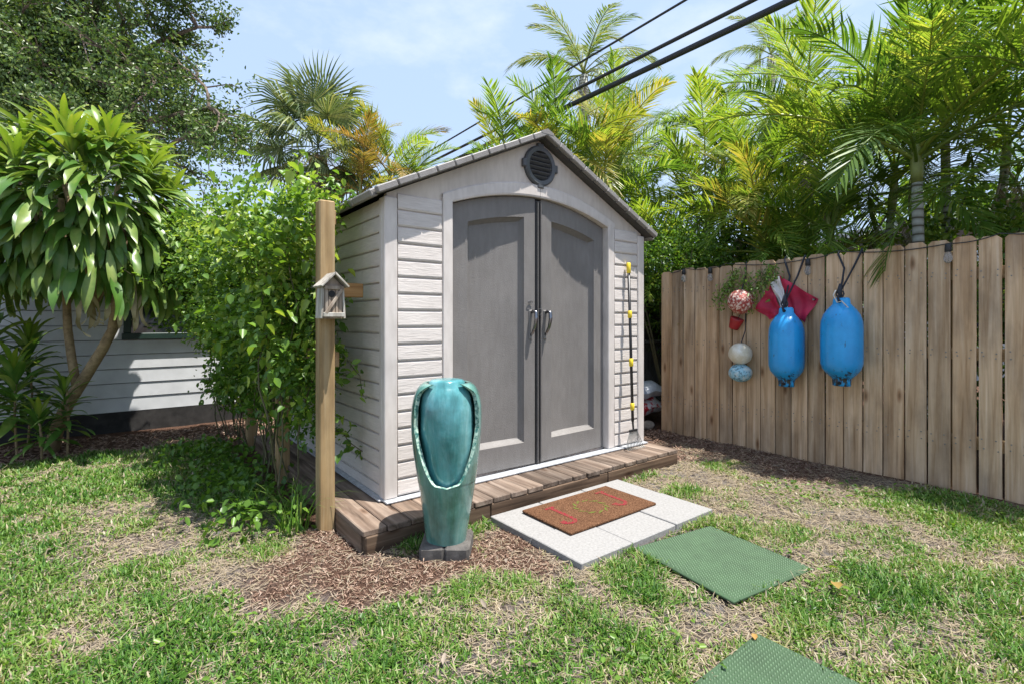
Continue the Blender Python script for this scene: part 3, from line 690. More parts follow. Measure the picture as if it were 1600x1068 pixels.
# dark board fence and wire fence behind the shed
bf = thing('board_fence', (3.6, 1.75, 0), 'old dark grey board fence in shade behind the shed', 'fence')
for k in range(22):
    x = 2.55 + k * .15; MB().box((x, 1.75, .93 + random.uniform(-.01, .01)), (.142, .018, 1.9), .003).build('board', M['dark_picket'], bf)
wf = thing('wire_fence', (3.6, 1.42, 0), 'low chain link fence with top rail between shed and picket fence', 'fence')
MB().tube([(2.55, 1.42, .93), (4.9, 1.42, .93)], .02, 8).build('top_rail', M['chain'], wf, True)
for xx in (2.6, 4.9): MB().tube([(xx, 1.42, -.02), (xx, 1.42, .96)], .025, 8).build('post', M['chain'], wf, True)
mb = MB()
for k in range(-18, 48):
    for sg in (1, -1):
        x0 = 2.55 + k * .05; pts = []
        a = (x0, .03); b = (x0 + sg * .88, .91); lo, hi = 2.58, 4.88
        t0, t1 = 0.0, 1.0
        if sg > 0: t0 = max(0, (lo - a[0]) / .88); t1 = min(1, (hi - a[0]) / .88)
        else: t0 = max(0, (a[0] - hi) / .88); t1 = min(1, (a[0] - lo) / .88)
        if t1 - t0 > .03: mb.tube([(a[0] + sg * .88 * t0, 1.42 + sg * .002, .03 + .88 * t0), (a[0] + sg * .88 * t1, 1.42 + sg * .002, .03 + .88 * t1)], .0022, 3, False)
mb.build('wire_mesh', M['chain'], wf)

# ---------------------------------------------------------------- white neighbour house on the left
YW = 4.15
house = thing('white_house', (-3.0, YW, 0), 'white clapboard house wall behind the broad-leaved plant', 'house')
MB().box((-2.75, YW + 2.3, 1.3), (6.4, 4.5, 2.3)).build('wall', M['vinyl'], house)
MB().box((-2.75, YW + .03, .10), (6.3, .06, .28)).build('foundation', M['foundation'], house)
for r in range(15):
    zb = .215 + r * .158
    if zb + .16 > 2.5: break
    V = [(-5.95, YW + .04, zb), (.45, YW + .04, zb), (-5.95, YW - .002, zb), (.45, YW - .002, zb), (-5.95, YW + .006, zb + .148), (.45, YW + .006, zb + .148), (-5.95, YW + .03, zb + .157), (.45, YW + .03, zb + .157)]
    MB().add(V, [(0, 1, 3, 2), (2, 3, 5, 4), (4, 5, 7, 6), (0, 2, 4, 6), (1, 7, 5, 3)]).build('siding_plank', M['vinyl'], house)
mb = MB(); x0, x1, z0_, z1_ = -1.22, -.42, 1.04, 1.95
for c, d in ((((x0 + x1) / 2, YW - .02, z0_), (x1 - x0 + .1, .07, .07)), (((x0 + x1) / 2, YW - .02, z1_), (x1 - x0 + .1, .07, .07)), ((x0, YW - .02, 1.495), (.07, .068, .84)), ((x1, YW - .02, 1.495), (.07, .068, .84))): mb.box(c, d, .006)
win = mb.build('window', M['green_frame'], house); MB().box(((x0 + x1) / 2, YW - .008, 1.495), (x1 - x0 - .06, .012, .84)).build('pane', M['glass'], win)
MB().prism([(YW - .30, 2.42), (YW + 2.3, 2.78), (YW + 4.9, 2.42), (YW + 4.9, 2.50), (YW + 2.3, 2.88), (YW - .30, 2.50)], 'x', -6.1, .62).build('roof', M['whiteroof'], house)

# white house far on the right, seen through the palms
h2 = thing('distant_house', (15, 0, 0), 'pale house glimpsed through the palms behind the picket fence', 'house')
MB().box((15, 0, 1.3), (5, 14, 2.6)).build('wall', M['vinyl'], h2)
MB().prism([(-7.5, 2.55), (0, 3.3), (7.5, 2.55), (7.5, 2.7), (0, 3.45), (-7.5, 2.7)], 'x', 12.2, 17.8).build('roof', M['whiteroof'], h2)
for yy in (-4.0, -.5, 3.2):
    w = MB().box((12.49, yy, 1.6), (.06, 1.2, 1.2), .01).build('window', M['vinyl'], h2); MB().box((12.455, yy, 1.6), (.012, 1.05, 1.05)).build('pane', M['glass'], w)

# ---------------------------------------------------------------- trellis posts, birdhouse
tr = thing('trellis', (-.311, .142, 0), 'tall wooden trellis posts and rails carrying the vine beside the shed', 'trellis')
MB().box((-.311, .142, .945), (.088, .088, 1.95), .006).build('post', M['post'], tr)
MB().box((-.290, 1.24, .90), (.088, .088, 1.86), .006).build('post', M['post'], tr)
MB().box((-.270, 2.55, .90), (.088, .088, 1.86), .006).build('post', M['post'], tr)
MB().box((-.245, 1.40, 1.845), (.036, 2.4, .09), .004).build('rail', M['rail_y'], tr); MB().box((-.225, 1.40, .98), (.036, 2.4, .09), .004).build('rail', M['rail_y'], tr)
MB().box((-.160, .215, 1.405), (.205, .04, .088), .004).build('brace', M['stub'], tr)

bh = thing('birdhouse', (-.313, .03, 1.225), 'small weathered white and grey wooden birdhouse on the trellis post', 'birdhouse')
x0, x1, yf, ybk = -.376, -.250, -.022, .095; zb, ze, zp = 1.228, 1.415, 1.478; xm = (x0 + x1) / 2
MB().prism([(x0 + .012, zb), (x1 - .012, zb), (x1 - .010, ze), (xm, zp - .012), (x0 + .010, ze)], 'y', yf + .016, ybk - .002).build('body', M['greywood'], bh)
MB().box((x0 + .004, (yf + ybk) / 2 + .004, (zb + ze) / 2), (.013, ybk - yf - .012, ze - zb), .002, Euler((0, math.radians(3), 0))).build('side_board', M['whitewood'], bh)
MB().box((x1 - .004, (yf + ybk) / 2 + .004, (zb + ze) / 2), (.013, ybk - yf - .012, ze - zb), .002, Euler((0, math.radians(-3), 0))).build('side_board', M['whitewood'], bh)
for k in range(5):
    w = (x1 - x0 - .03) / 5; MB().box((x0 + .015 + w * (k + .5), yf + .010, (zb + ze) / 2 + .006), (w - .003, .010, ze - zb - .012), .001).build('front_slat', M['greywood'], bh)
MB().box((xm, yf, zb + .022), (x1 - x0 - .008, .012, .024), .002).build('front_rail', M['whitewood'], bh); MB().box((xm, yf, ze - .012), (x1 - x0 - .016, .012, .022), .002).build('front_rail', M['greywood'], bh)
MB().box((xm, yf - .001, (zb + ze) / 2 + .004), (.018, .011, .165), .002, Euler((0, math.radians(33), 0))).build('diagonal_brace', M['greywood'], bh)
MB().tube([(xm - .012, yf + .002, ze - .048), (xm - .012, yf + .0065, ze - .048)], .019, 16).build('entry_hole', M['black'], bh)
for sg in (-1, 1):
    a = math.atan2(zp - ze, xm - x0); ln = .112
    MB().box((xm + sg * (ln / 2 - .004) * math.cos(a), .03, zp + .006 - (ln / 2 - .004) * math.sin(a)), (ln, .165, .011), .002, Euler((0, sg * a, 0))).build('roof_board', M['whitewood'], bh)

# ---------------------------------------------------------------- pavers, mats
pos_words = [['left paver beside the platform', 'middle paver beside the platform under the coir mat', 'right paver beside the platform'], ['front left paver with its corner by the grass', 'front middle paver touching the green mat', 'front right paver at the corner of the green mat']]
for i in range(3):
    for j in range(2):
        c = (.515 + .391 * (i + .5), -.374 - .390 * (j + .5))
        o = MB().box((c[0], c[1], .001 + random.uniform(-.003, .003)), (.385, .384, .058), .004, Euler((random.uniform(-.004, .004), random.uniform(-.004, .004), random.uniform(-.006, .006)))).build('paver', M['paver'], None, loc=(c[0], c[1], -.012))
        tag(o, 'pale concrete ' + pos_words[j][i], 'paver', 'concrete pavers at the shed door')
mat = thing('doormat', (1.077, -.68, .03), 'brown coir doormat with worn red letters lying on the pavers', 'doormat')
mx0, mx1, my0, my1 = .697, 1.460, -.893, -.462; mz = .0485
MB().box(((mx0 + mx1) / 2, (my0 + my1) / 2, .0405), (mx1 - mx0, my1 - my0, .0155), .004).build('pad', M['coir'], mat)
def stroke(pts, w, z, name, m):
    V = []; F = []
    for i, p in enumerate(pts):
        a = pts[max(0, i - 1)]; b = pts[min(len(pts) - 1, i + 1)]; d = Vector((b[0] - a[0], b[1] - a[1])).normalized(); nrm = Vector((-d.y, d.x)); wi = w[i] if hasattr(w, '__len__') else w
        V += [(p[0] + nrm.x * wi / 2, p[1] + nrm.y * wi / 2, z), (p[0] - nrm.x * wi / 2, p[1] - nrm.y * wi / 2, z)]
    F = [(2 * i, 2 * i + 1, 2 * i + 3, 2 * i + 2) for i in range(len(pts) - 1)]
    n = len(V); V2 = V + [(v[0], v[1], v[2] - .002) for v in V]
    F2 = F + [(a + n, d + n, c + n, b + n) for a, b, c, d in F]; MB().add(V2, F2).build(name, m, mat)
def letter_j(x, y, s, flip=1):
    hook = [(x, y + .13 * s), (x, y + .02 * s), (x, y - .07 * s)] + [(x - .045 * s * flip + .045 * s * flip * math.cos(t), y - .07 * s - .05 * s * math.sin(t)) for t in [math.pi * k / 8 for k in range(1, 9)]]
    stroke(hook, [.03, .028, .028] + [.026] * 5 + [.032, .04, .045], mz + .0015, 'letter', M['mat_red']); stroke([(x - .045, y + .128 * s), (x + .03, y + .128 * s)], .022, mz + .0017, 'letter_bar', M['mat_red'])
letter_j(.855, -.675, 1.0); letter_j(1.320, -.665, 1.0)
for k in range(11):
    a = 2 * math.pi * k / 11; c = Vector((1.077 + .10 * math.cos(a), -.68 + .10 * math.sin(a))); d = Vector((-math.sin(a + .5), math.cos(a + .5))) * .03
    stroke([(c.x - d.x, c.y - d.y), (c.x, c.y), (c.x + d.x, c.y + d.y)], [.006, .02, .004], mz + .0013, 'wreath_leaf', M['mat_green'])

def green_mat(loc, rot, wx, wy, label):
    g = thing('rubber_mat', loc, label, 'mat', 'green rubber mats on the lawn'); g.rotation_euler = rot
    V = []; F = []
    me = MB().box((wx / 2, -wy / 2, .004), (wx, wy, .012), .003); o = mesh('pad', me.V, me.F, M['greenmat']); obj('pad', o, g)
    sx, sy = .0165, .0145; n = 0; P = []; Q = []
    for i in range(int(wx / sx) - 1):
        for j in range(int(wy / sy) - 1):
            x = .012 + sx * (i + .5 + .5 * (j % 2)); y = -.012 - sy * (j + .5); z = .0101
            if x > wx - .01: continue
            b = len(P); r = .0066; q = .0050
            P += [(x - r, y, z), (x, y - q, z), (x + r, y, z), (x, y + q, z), (x - r * .5, y, z + .006), (x, y - q * .5, z + .006), (x + r * .5, y, z + .006), (x, y + q * .5, z + .006)]
            Q += [(b, b + 1, b + 5, b + 4), (b + 1, b + 2, b + 6, b + 5), (b + 2, b + 3, b + 7, b + 6), (b + 3, b, b + 4, b + 7), (b + 4, b + 5, b + 6, b + 7)]
    s_ = obj('studs', fast('studs', P, Q, M['hole']), g); s_['kind'] = 'stuff'
    return g
green_mat((.885, -1.175, .008), (.0, .012, -.13), .61, .60, 'green studded rubber mat touching the pavers')
green_mat((.075, -1.94, .004), (0, 0, .01), .605, .60, 'green studded rubber mat lying apart in the nearest grass')

# ---------------------------------------------------------------- glazed pot on blocks
PX, PY = .108, -.556
for k, (dx, rot) in enumerate(((-.066, .03), (.067, -.02))):
    ang = math.radians(-37.6)
    c = Vector((PX + dx * RGT.x * 1.0, PY + dx * RGT.y * 1.0, .022)); 
    o = MB().box(c, (.129, .245, .085), .014, Euler((0, 0, math.atan2(RGT.y, RGT.x) + rot))).build('stone_block', M['stone'], None, loc=(c.x, c.y, -.02))
    tag(o, ('left' if k == 0 else 'right') + ' half of the dark grey stone base under the teal pot', 'block', 'stone blocks under the pot')
pot = thing('glazed_pot', (PX, PY, .060), 'tall teal glazed ceramic urn with a carved open front', 'urn')
prof = [(0, .106), (.04, .112), (.12, .123), (.25, .142), (.38, .161), (.50, .176), (.60, .185), (.68, .187), (.74, .184), (.79, .175), (.83, .161), (.855, .143), (.868, .125)]
KZ = .955
def rz(z):
    for (a, ra), (b, rb) in zip(prof, prof[1:]):
        if z <= b: return ra + (rb - ra) * (z - a) / (b - a)
    return prof[-1][1]
th0 = math.atan2(CAM.y - PY, CAM.x - PX); zs = [i * .868 / 62 for i in range(63)]; ZB = .335
def half_open(z):
    if z < ZB: return 0.0
    s_ = (z - ZB) / (.868 - ZB); a = 22 + 42 * min(1, s_ / .55) ** .6
    if s_ > .88: a -= 26 * ((s_ - .88) / .12) ** 1.5
    return math.radians(a) + .005 * math.sin(z * 70) * (1 if s_ > .05 else 0)
NA = 72; Vo = []; 
for layer in (0, 1):
    for z in zs:
        h = half_open(z)
        for k in range(NA + 1):
            t = h + (2 * math.pi - 2 * h) * k / NA; r = rz(z) - (.021 if layer else 0) + .0018 * math.sin(3 * t + z * 11) + (.0012 * math.exp(-min(k, NA - k) / 1.2) * math.sin(z * 61 + 1) if z > ZB and not layer else 0)
            a = th0 + t; Vo.append((PX + r * math.cos(a), PY + r * math.sin(a), .062 + z * KZ))
nl = len(zs) * (NA + 1); Fo = []; Fe = []
for i in range(len(zs) - 1):
    for k in range(NA):
        a = i * (NA + 1) + k; Fo.append((a, a + 1, a + NA + 2, a + NA + 1)); Fo.append((nl + a, nl + a + NA + 1, nl + a + NA + 2, nl + a + 1))
    if zs[i + 1] > ZB:
        a = i * (NA + 1); Fe.append((a, a + NA + 1, nl + a + NA + 1, nl + a)); a += NA; Fe.append((a, nl + a, nl + a + NA + 1, a + NA + 1))
i = len(zs) - 1
for k in range(NA): a = i * (NA + 1) + k; Fo.append((a, a + 1, nl + a + 1, nl + a))
ib = next(i for i, z in enumerate(zs) if z >= ZB)
MB().add(Vo, Fo).build('outer_shell', M['glaze'], pot, True)
MB().add(Vo, Fe).build('carved_edge', M['glaze_edge'], pot, True)
V = []; F = []; zi = [.06 + i * .815 / 50 for i in range(51)]; n = 72
def rin(z): return (rz(min(z, .855)) - .040) * (1.0 if z < .80 else 1 - .10 * ((z - .80) / .075) ** 2)
for z in zi:
    for k in range(n):
        a = 2 * math.pi * k / n; r = rin(z) + .0025 * math.sin(2 * a + 9 * z) + .0018 * math.sin(5 * a - 23 * z); V.append((PX + r * math.cos(a), PY + r * math.sin(a), .062 + z * KZ))
for i in range(50):
    for k in range(n): F.append((i * n + k, i * n + (k + 1) % n, (i + 1) * n + (k + 1) % n, (i + 1) * n + k))
for q, (rr, dz) in enumerate(((.9, .008), (.6, .012), (.2, .013))):
    for k in range(n): a = 2 * math.pi * k / n; r = rin(.875) * rr; V.append((PX + r * math.cos(a), PY + r * math.sin(a), .062 + .875 * KZ + dz))
    for k in range(n): F.append(((50 + q) * n + k, (50 + q) * n + (k + 1) % n, (51 + q) * n + (k + 1) % n, (51 + q) * n + k))
F.append(tuple(range(53 * n, 54 * n)))
MB().add(V, F).build('inner_jar', M['glaze_in'], pot, True)

# ---------------------------------------------------------------- rake against the shed
rk = thing('leaf_rake', (2.19, -.12, Z0), 'black leaf rake with yellow grips leaning on the shed siding', 'rake')
a = Vector((2.216, -.045, 1.712)); b = Vector((2.186, -.115, .36))
def lerp(t): return a + (b - a) * t
MB().tube([lerp(0), lerp(1)], .0125, 10).build('handle', M['blackplastic'], rk, True)
for t0, t1 in ((-.003, .065), (.305, .352), (.605, .655), (.885, .93)):
    MB().tube([lerp(t0), lerp(t0 + .003), lerp(t1 - .003), lerp(t1)], [.014, .0185, .0185, .015], 12).build('grip', M['yellow'], rk, True)
MB().tube([lerp(1), b + Vector((.004, -.004, -.07))], [.009, .008], 8).box(b + Vector((.004, -.004, -.075)), (.10, .018, .02), .004).build('rake_head', M['blackplastic'], rk)
for k in range(11):
    u = (k - 5) / 5; p0 = b + Vector((.004 + u * .045, -.004, -.08)); p1 = b + Vector((.004 + u * .085, -.012, -.155)); p2 = b + Vector((.004 + u * .105, -.022, -.215)); p3 = b + Vector((.004 + u * .108, -.045, -.226))
    MB().tube([p0, p1, p2, p3], .003, 5).build('tine', M['tine'], rk)

# ---------------------------------------------------------------- things hanging on the fence
def knot_loop(mb, p, r): mb.tube([p + Vector((0, r * math.cos(t), r * math.sin(t))) for t in [2 * math.pi * k / 10 for k in range(11)]], .006, 6, False)
def fender(y, zb, zt, r, label, tabdark=False):
    c = Vector((3.497 - r, y, zb)); H = zt - zb
    f = thing('boat_fender', c, label, 'fender', 'blue boat fenders hung on the fence')
    prof = [(.052, 0), (.066, .004), (.068, .045), (.072, .062), (r * .72, .10), (r * .90, .135), (r * .985, .18), (r, .24), (r, H - .26), (r * .97, H - .19), (r * .86, H - .135), (r * .66, H - .09), (.074, H - .062), (.064, H - .05), (.060, H - .01), (.048, H)]
    n = 48; V = []; F = []
    for (rr, z) in prof:
        for k in range(n):
            a = 2 * math.pi * k / n; rib = 1 + (.010 * math.cos(16 * a) if abs(rr - r) < .02 else 0); q = (.62 if rr < .08 else 1.0)
            V.append(c + Vector((rr * rib * math.cos(a) * q, rr * rib * math.sin(a), z)))
    for i in range(len(prof) - 1):
        for k in range(n): F.append((i * n + k, i * n + (k + 1) % n, (i + 1) * n + (k + 1) % n, (i + 1) * n + k))
    F.append(tuple(range(n))[::-1]); F.append(tuple(range((len(prof) - 1) * n, len(prof) * n)))
    MB().add(V, F).build('body', M['fender'], f, True)
    MB().tube([c + Vector((-.045, 0, .028)), c + Vector((-.0435 - .006, 0, .028))], .014, 12).build('eyelet', M['black'], f)
    MB().tube([c + Vector((-.0405, 0, H - .03)), c + Vector((-.0465, 0, H - .03))], .013, 12).build('eyelet', M['black'], f)
    top = 1.757 + .019 * (.55 - y); mb = MB(); k = c + Vector((-.02, 0, H + .05))
    for dy in (.075, -.09):
        mb.tube([k, Vector((3.492, y + dy * .4, (k.z + top) / 2 + .03)), Vector((3.490, y + dy, top - .02)), Vector((3.508, y + dy, top + .007)), Vector((3.545, y + dy, top - .04))], .0075, 6)
    mb.tube([k, k + Vector((-.022, .012, -.05)), c + Vector((-.05, .0, H - .03))], .009, 6); mb.tube([k + Vector((0, 0, .06)), k + Vector((-.012, .006, 0)), k + Vector((0, -.004, -.05))], [.012, .02, .012], 8); knot_loop(mb, k + Vector((-.012, 0, -.02)), .028)
    mb.build('rope', M['rope'], f, True)
    return f
fender(-.856, .640, 1.330, .141, 'narrower blue boat fender hanging in front of the red flag')
f2 = fender(-1.289, .690, 1.400, .148, 'wide blue boat fender hanging alone to the right of the flag')
c = Vector((3.497 - .148 - .05, -1.289, 1.40)); MB().tube([c + Vector((-.01, .02, .06)), c + Vector((-.02, .035, .02)), c + Vector((-.01, .01, -.04)), c + Vector((-.03, -.03, -.03)), c + Vector((.0, -.07, -.09))], .005, 6).build('white_line', M['whiterope'], f2, True)

def buoy(y, z, r, squash, mat, label, name='float_buoy'):
    c = Vector((3.498 - r, y, z)); V = []; F = []; n = 32; m = 18
    for i in range(m + 1):
        p = math.pi * i / m
        for k in range(n):
            a = 2 * math.pi * k / n; nn = 1 + .018 * math.sin(3 * a + i) * math.sin(p) + random.uniform(-.006, .006)
            V.append(c + Vector((r * nn * math.sin(p) * math.cos(a), r * nn * math.sin(p) * math.sin(a), -r * squash * nn * math.cos(p))))
    for i in range(m):
        for k in range(n): F.append((i * n + k, i * n + (k + 1) % n, (i + 1) * n + (k + 1) % n, (i + 1) * n + k))
    b = thing(name, c - Vector((0, 0, r * squash)), label, 'buoy', 'round floats hung on the fence'); MB().add(V, F).build('ball', mat, b, True)
    return b
b1 = buoy(-.430, 1.392, .117, 1.0, M['buoy_red'], 'speckled red and cream round float below the hanging sprig')
MB().tube([(3.40, -.43, 1.50), (3.48, -.42, 1.62), (3.508, -.42, 1.785), (3.53, -.42, 1.74)], .005, 6).build('rope', M['rope'], b1)
b2 = buoy(-.420, .902, .106, .96, M['buoy_white'], 'cream white round float above the mottled blue one')
MB().tube([(3.40, -.42, .99), (3.485, -.42, 1.12), (3.492, -.42, 1.27), (3.488, -.42, 1.30)], .005, 6).build('rope', M['rope'], b2)
buoy(-.420, .722, .105, .82, M['buoy_blue'], 'mottled pale blue round float lowest on the fence')
cup = thing('red_pot', (3.44, -.325, 1.14), 'small tilted dark red cup hanging under the speckled float', 'cup')
MB().lathe((3.44, -.325, 1.135), [(.040, 0), (.046, .01), (.060, .085), (.064, .11), (.060, .11), (.055, .09), (.042, .02)], 20).build('bowl', M['red_cup'], cup, True)
cup.rotation_euler = (math.radians(22), 0, 0); MB().tube([(3.44, -.325, 1.14), (3.47, -.325, 1.30), (3.49, -.325, 1.36)], .003, 5).build('cord', M['rope'], cup)

# flag: two red halves and a white stripe, hung in folds
flag = thing('dive_flag', (3.49, -.78, 1.2), 'red flag with a white diagonal stripe draped on the fence', 'flag')
def cloth(quad, name, mat, n=12):
    V = []; F = []
    (a, b, c_, d) = [Vector(q) for q in quad]
    for i in range(n + 1):
        for j in range(n + 1):
            u, v = i / n, j / n; p = a * (1 - u) * (1 - v) + b * u * (1 - v) + c_ * u * v + d * (1 - u) * v
            x = 3.455 - .016 * math.sin(u * 7 + v * 3) - .012 * math.sin(v * 11 - u * 4) ; V.append((x, p.x, p.y))
    nn = n + 1
    F = [(i * nn + j, i * nn + j + 1, (i + 1) * nn + j + 1, (i + 1) * nn + j) for i in range(n) for j in range(n)]
    k = len(V); V += [(v[0] + .0025, v[1], v[2]) for v in V]; F += [tuple(q + k for q in f[::-1]) for f in F]
    MB().add(V, F).build(name, mat, flag, True)
cloth([(-.530, 1.318), (-.676, 1.222), (-.78, 1.30), (-.672, 1.545)], 'red_panel', M['flag_red'])
cloth([(-.672, 1.548), (-.775, 1.295), (-.84, 1.31), (-.752, 1.622)], 'white_stripe', M['flag_white'])
cloth([(-.752, 1.625), (-.84, 1.31), (-.965, 1.195), (-1.072, 1.400)], 'red_panel', M['flag_red'])
MB().tube([(3.43, -1.045, 1.395), (3.468, -1.045, 1.395)], .009, 10).build('grommet', M['chrome'], flag)

# string lights
sl = thing('string_lights', (3.48, -.8, 1.7), 'black cord of clear bulb string lights along the picket fence top', 'string lights')
nodes = [(.42, 1.735), (.245, 1.775), (-.05, 1.755), (-.22, 1.782), (-.98, 1.755), (-1.2, 1.80), (-1.93, 1.775), (-2.2, 1.812), (-2.9, 1.79), (-3.4, 1.83)]
mb = MB(); pts = []
for (ya, za), (yb_, zb_) in zip(nodes, nodes[1:]):
    for k in range(8): t = k / 8; pts.append((3.490, ya + (yb_ - ya) * t, za + (zb_ - za) * t - .055 * abs(yb_ - ya) ** .6 * 4 * t * (1 - t) * .7))
mb.tube(pts, .004, 5); mb.build('cord', M['rubber'], sl)
for y, z in ((.245, 1.755), (-.06, 1.745), (-.985, 1.745), (-1.93, 1.765), (-2.9, 1.78)):
    s_ = MB().lathe((3.472, y, z - .05), [(.013, .055), (.019, .048), (.021, .0), (.016, -.004)][::-1], 12).build('socket', M['rubber'], sl, True)
    MB().lathe((3.472, y, z - .115), [(.004, -.02), (.018, -.012), (.027, .010), (.027, .028), (.017, .056), (.015, .066)], 14).build('bulb', M['glassbulb'], s_, True)

# soil bags and rocks behind the fence end
def pillow(c, sx, sy, sz, name, mat, label, group):
    V = []; F = []; n = 16
    for top in (1, -1):
        for i in range(n + 1):
            for j in range(n + 1):
                u, v = i / n * 2 - 1, j / n * 2 - 1; h = (1 - abs(u) ** 3.5) ** .6 * (1 - abs(v) ** 3.5) ** .6
                V.append((c[0] + u * sx / 2 * (1 - .05 * abs(v)), c[1] + v * sy / 2, c[2] + top * h * sz / 2 * (1 + .18 * math.sin(u * 5 + v * 4) * (1 if top > 0 else .2)) + .012 * math.sin(9 * u - 5 * v)))
    nn = n + 1; m = nn * nn
    for i in range(n):
        for j in range(n): a = i * nn + j; F += [(a, a + nn, a + nn + 1, a + 1), (m + a, m + a + 1, m + a + nn + 1, m + a + nn)]
    return tag(MB().add(V, F).build(name, mat, None, True, loc=(c[0], c[1], c[2] - sz / 2)), label, 'bag', group)
pillow((3.55, 1.02, .20), .80, .50, .22, 'soil_bag', M['bag_red'], 'red and white plastic soil bag under the pale one', 'soil bags behind the fence')
pillow((3.52, 1.00, .39), .82, .52, .20, 'soil_bag', M['bag_white'], 'pale silver plastic soil bag on top of the red one', 'soil bags behind the fence')
for k, (x, y, r, lab) in enumerate(((3.27, .80, .10, 'round tan rock below the soil bags nearest the shed'), (3.44, .70, .085, 'smaller tan rock at the foot of the fence end'))):
    V = []; F = []; n = 14; m = 8
    for i in range(m + 1):
        p = math.pi * i / m
        for q in range(n): a = 2 * math.pi * q / n; s_ = 1 + .12 * math.sin(2 * a + k) * math.sin(p) + random.uniform(-.03, .03); V.append((x + r * 1.25 * s_ * math.sin(p) * math.cos(a), y + r * s_ * math.sin(p) * math.sin(a), .035 - r * .6 * s_ * math.cos(p)))
    for i in range(m):
        for q in range(n): F.append((i * n + q, i * n + (q + 1) % n, (i + 1) * n + (q + 1) % n, (i + 1) * n + q))
    tag(MB().add(V, F).build('rock', M['rock'], None, True, loc=(x, y, -.02)), lab, 'rock', 'rocks by the fence end')

# overhead cables, parallel to the fence
def cable(pxa, pya, da, r, label, yfar=60, pts2=None, sagv=.0):
    p = at(pxa, pya, da); pts = []
    for k in range(33):
        t = k / 32; y = -10 + (yfar + 10) * t; pts.append((p.x, y, p.z + sagv * ((y - p.y) / 10) - .0 + .00035 * (y - p.y) ** 2))
    tag(MB().tube(pts, r, 8).build('overhead_cable', M['rubber'], None, True, loc=(p.x, -10, p.z)), label, 'cable', 'overhead cables')
cable(1238, 0, 4.9, .036, 'thickest black overhead cable, lowest of the three', sagv=.02)
cable(1178, 0, 5.2, .024, 'middle black overhead cable running above the thickest one', sagv=.02)
cable(1072, 0, 5.6, .014, 'thin uppermost black overhead cable', sagv=-.22)

# ---------------------------------------------------------------- palm frond meshes
def frond_mesh(name, mat, L=1.6, pairs=50, ll=.46, lw=.021, arch=1.3, vee=.35, hang=.25, sweep=.95, start=.16, seed=0, tw=0.0, curl=0.0):
    r = np.random.default_rng(seed); N = 26; s = np.linspace(0, 1, N); ang = -arch * s ** 1.5; ds = L / (N - 1)
    X = np.concatenate([[0], np.cumsum(np.cos(ang[:-1]) * ds)]); Z = np.concatenate([[0], np.cumsum(np.sin(ang[:-1]) * ds)])
    Y = tw * s ** 2 * L
    V = []; F = []; T = []
    def add(v, f, t):
        n = len(V); V.extend(v); F.extend([tuple(i + n for i in q) for q in f]); T.extend([t] * len(v))
    rad = .014 * L / 1.6 * (1 - .85 * s) + .0015
    for i in range(N - 1):
        a = []
        for q in (i, i + 1):
            for k in range(4):
                an = math.pi / 2 * k + .78; a.append((X[q] - math.sin(ang[q]) * rad[q] * math.sin(an), Y[q] + rad[q] * math.cos(an), Z[q] + math.cos(ang[q]) * rad[q] * math.sin(an)))
        add(a, [(k, (k + 1) % 4, 4 + (k + 1) % 4, 4 + k) for k in range(4)], .62)
    for i in range(pairs):
        u = start + (1 - start) * (i + .5) / pairs; an = float(np.interp(u, s, ang)); p = Vector((float(np.interp(u, s, X)), float(np.interp(u, s, Y)), float(np.interp(u, s, Z))))
        t = Vector((math.cos(an), 0, math.sin(an))); up = Vector((-math.sin(an), 0, math.cos(an)))
        q = (u - start) / (1 - start); ln0 = ll * (0.45 + .55 * math.sin(math.pi * min(1, (q * .85 + .12))) ** .7) * (1 - .35 * q ** 3)
        for sg in (-1, 1):
            if r.random() < .06: continue
            ln = ln0 * r.uniform(.7, 1.1); fa = sweep * (1 - .45 * q) + r.normal(0, .07)
            d = (t * math.cos(fa) + Vector((0, sg, 0)) * math.sin(fa) + up * (vee + r.normal(0, .08))).normalized(); hg = hang * r.uniform(.5, 2.2)
            pts = [p]
            for k in range(3):
                dd = (d + Vector((0, 0, -1)) * hg * (k + .3) * .7 + Vector((0, -sg, 0)) * curl * k * .3).normalized(); pts.append(pts[-1] + dd * ln / 3)
            nrm = (t * math.sin(fa) - Vector((0, sg, 0)) * math.cos(fa)); w = lw * r.uniform(.8, 1.15)
            v = [pts[0] - nrm * w * .2, pts[0] + nrm * w * .2, pts[1] - nrm * w * .5, pts[1] + nrm * w * .5, pts[2] - nrm * w * .38, pts[2] + nrm * w * .38, pts[3]]
            add(v, [(0, 1, 3, 2), (2, 3, 5, 4), (4, 5, 6, 6)[:3]], min(1, max(0, .33 + .22 * r.normal() + .12 * q + (.5 if r.random() < .05 else 0))))
    me = bpy.data.meshes.new(name); me.from_pydata([tuple(v) for v in V], [], F)
    a = me.attributes.new('tint', 'FLOAT', 'POINT'); a.data.foreach_set('value', np.array(T, dtype=np.float32)); me.materials.append(mat); me.update(); me.shade_smooth()
    return me
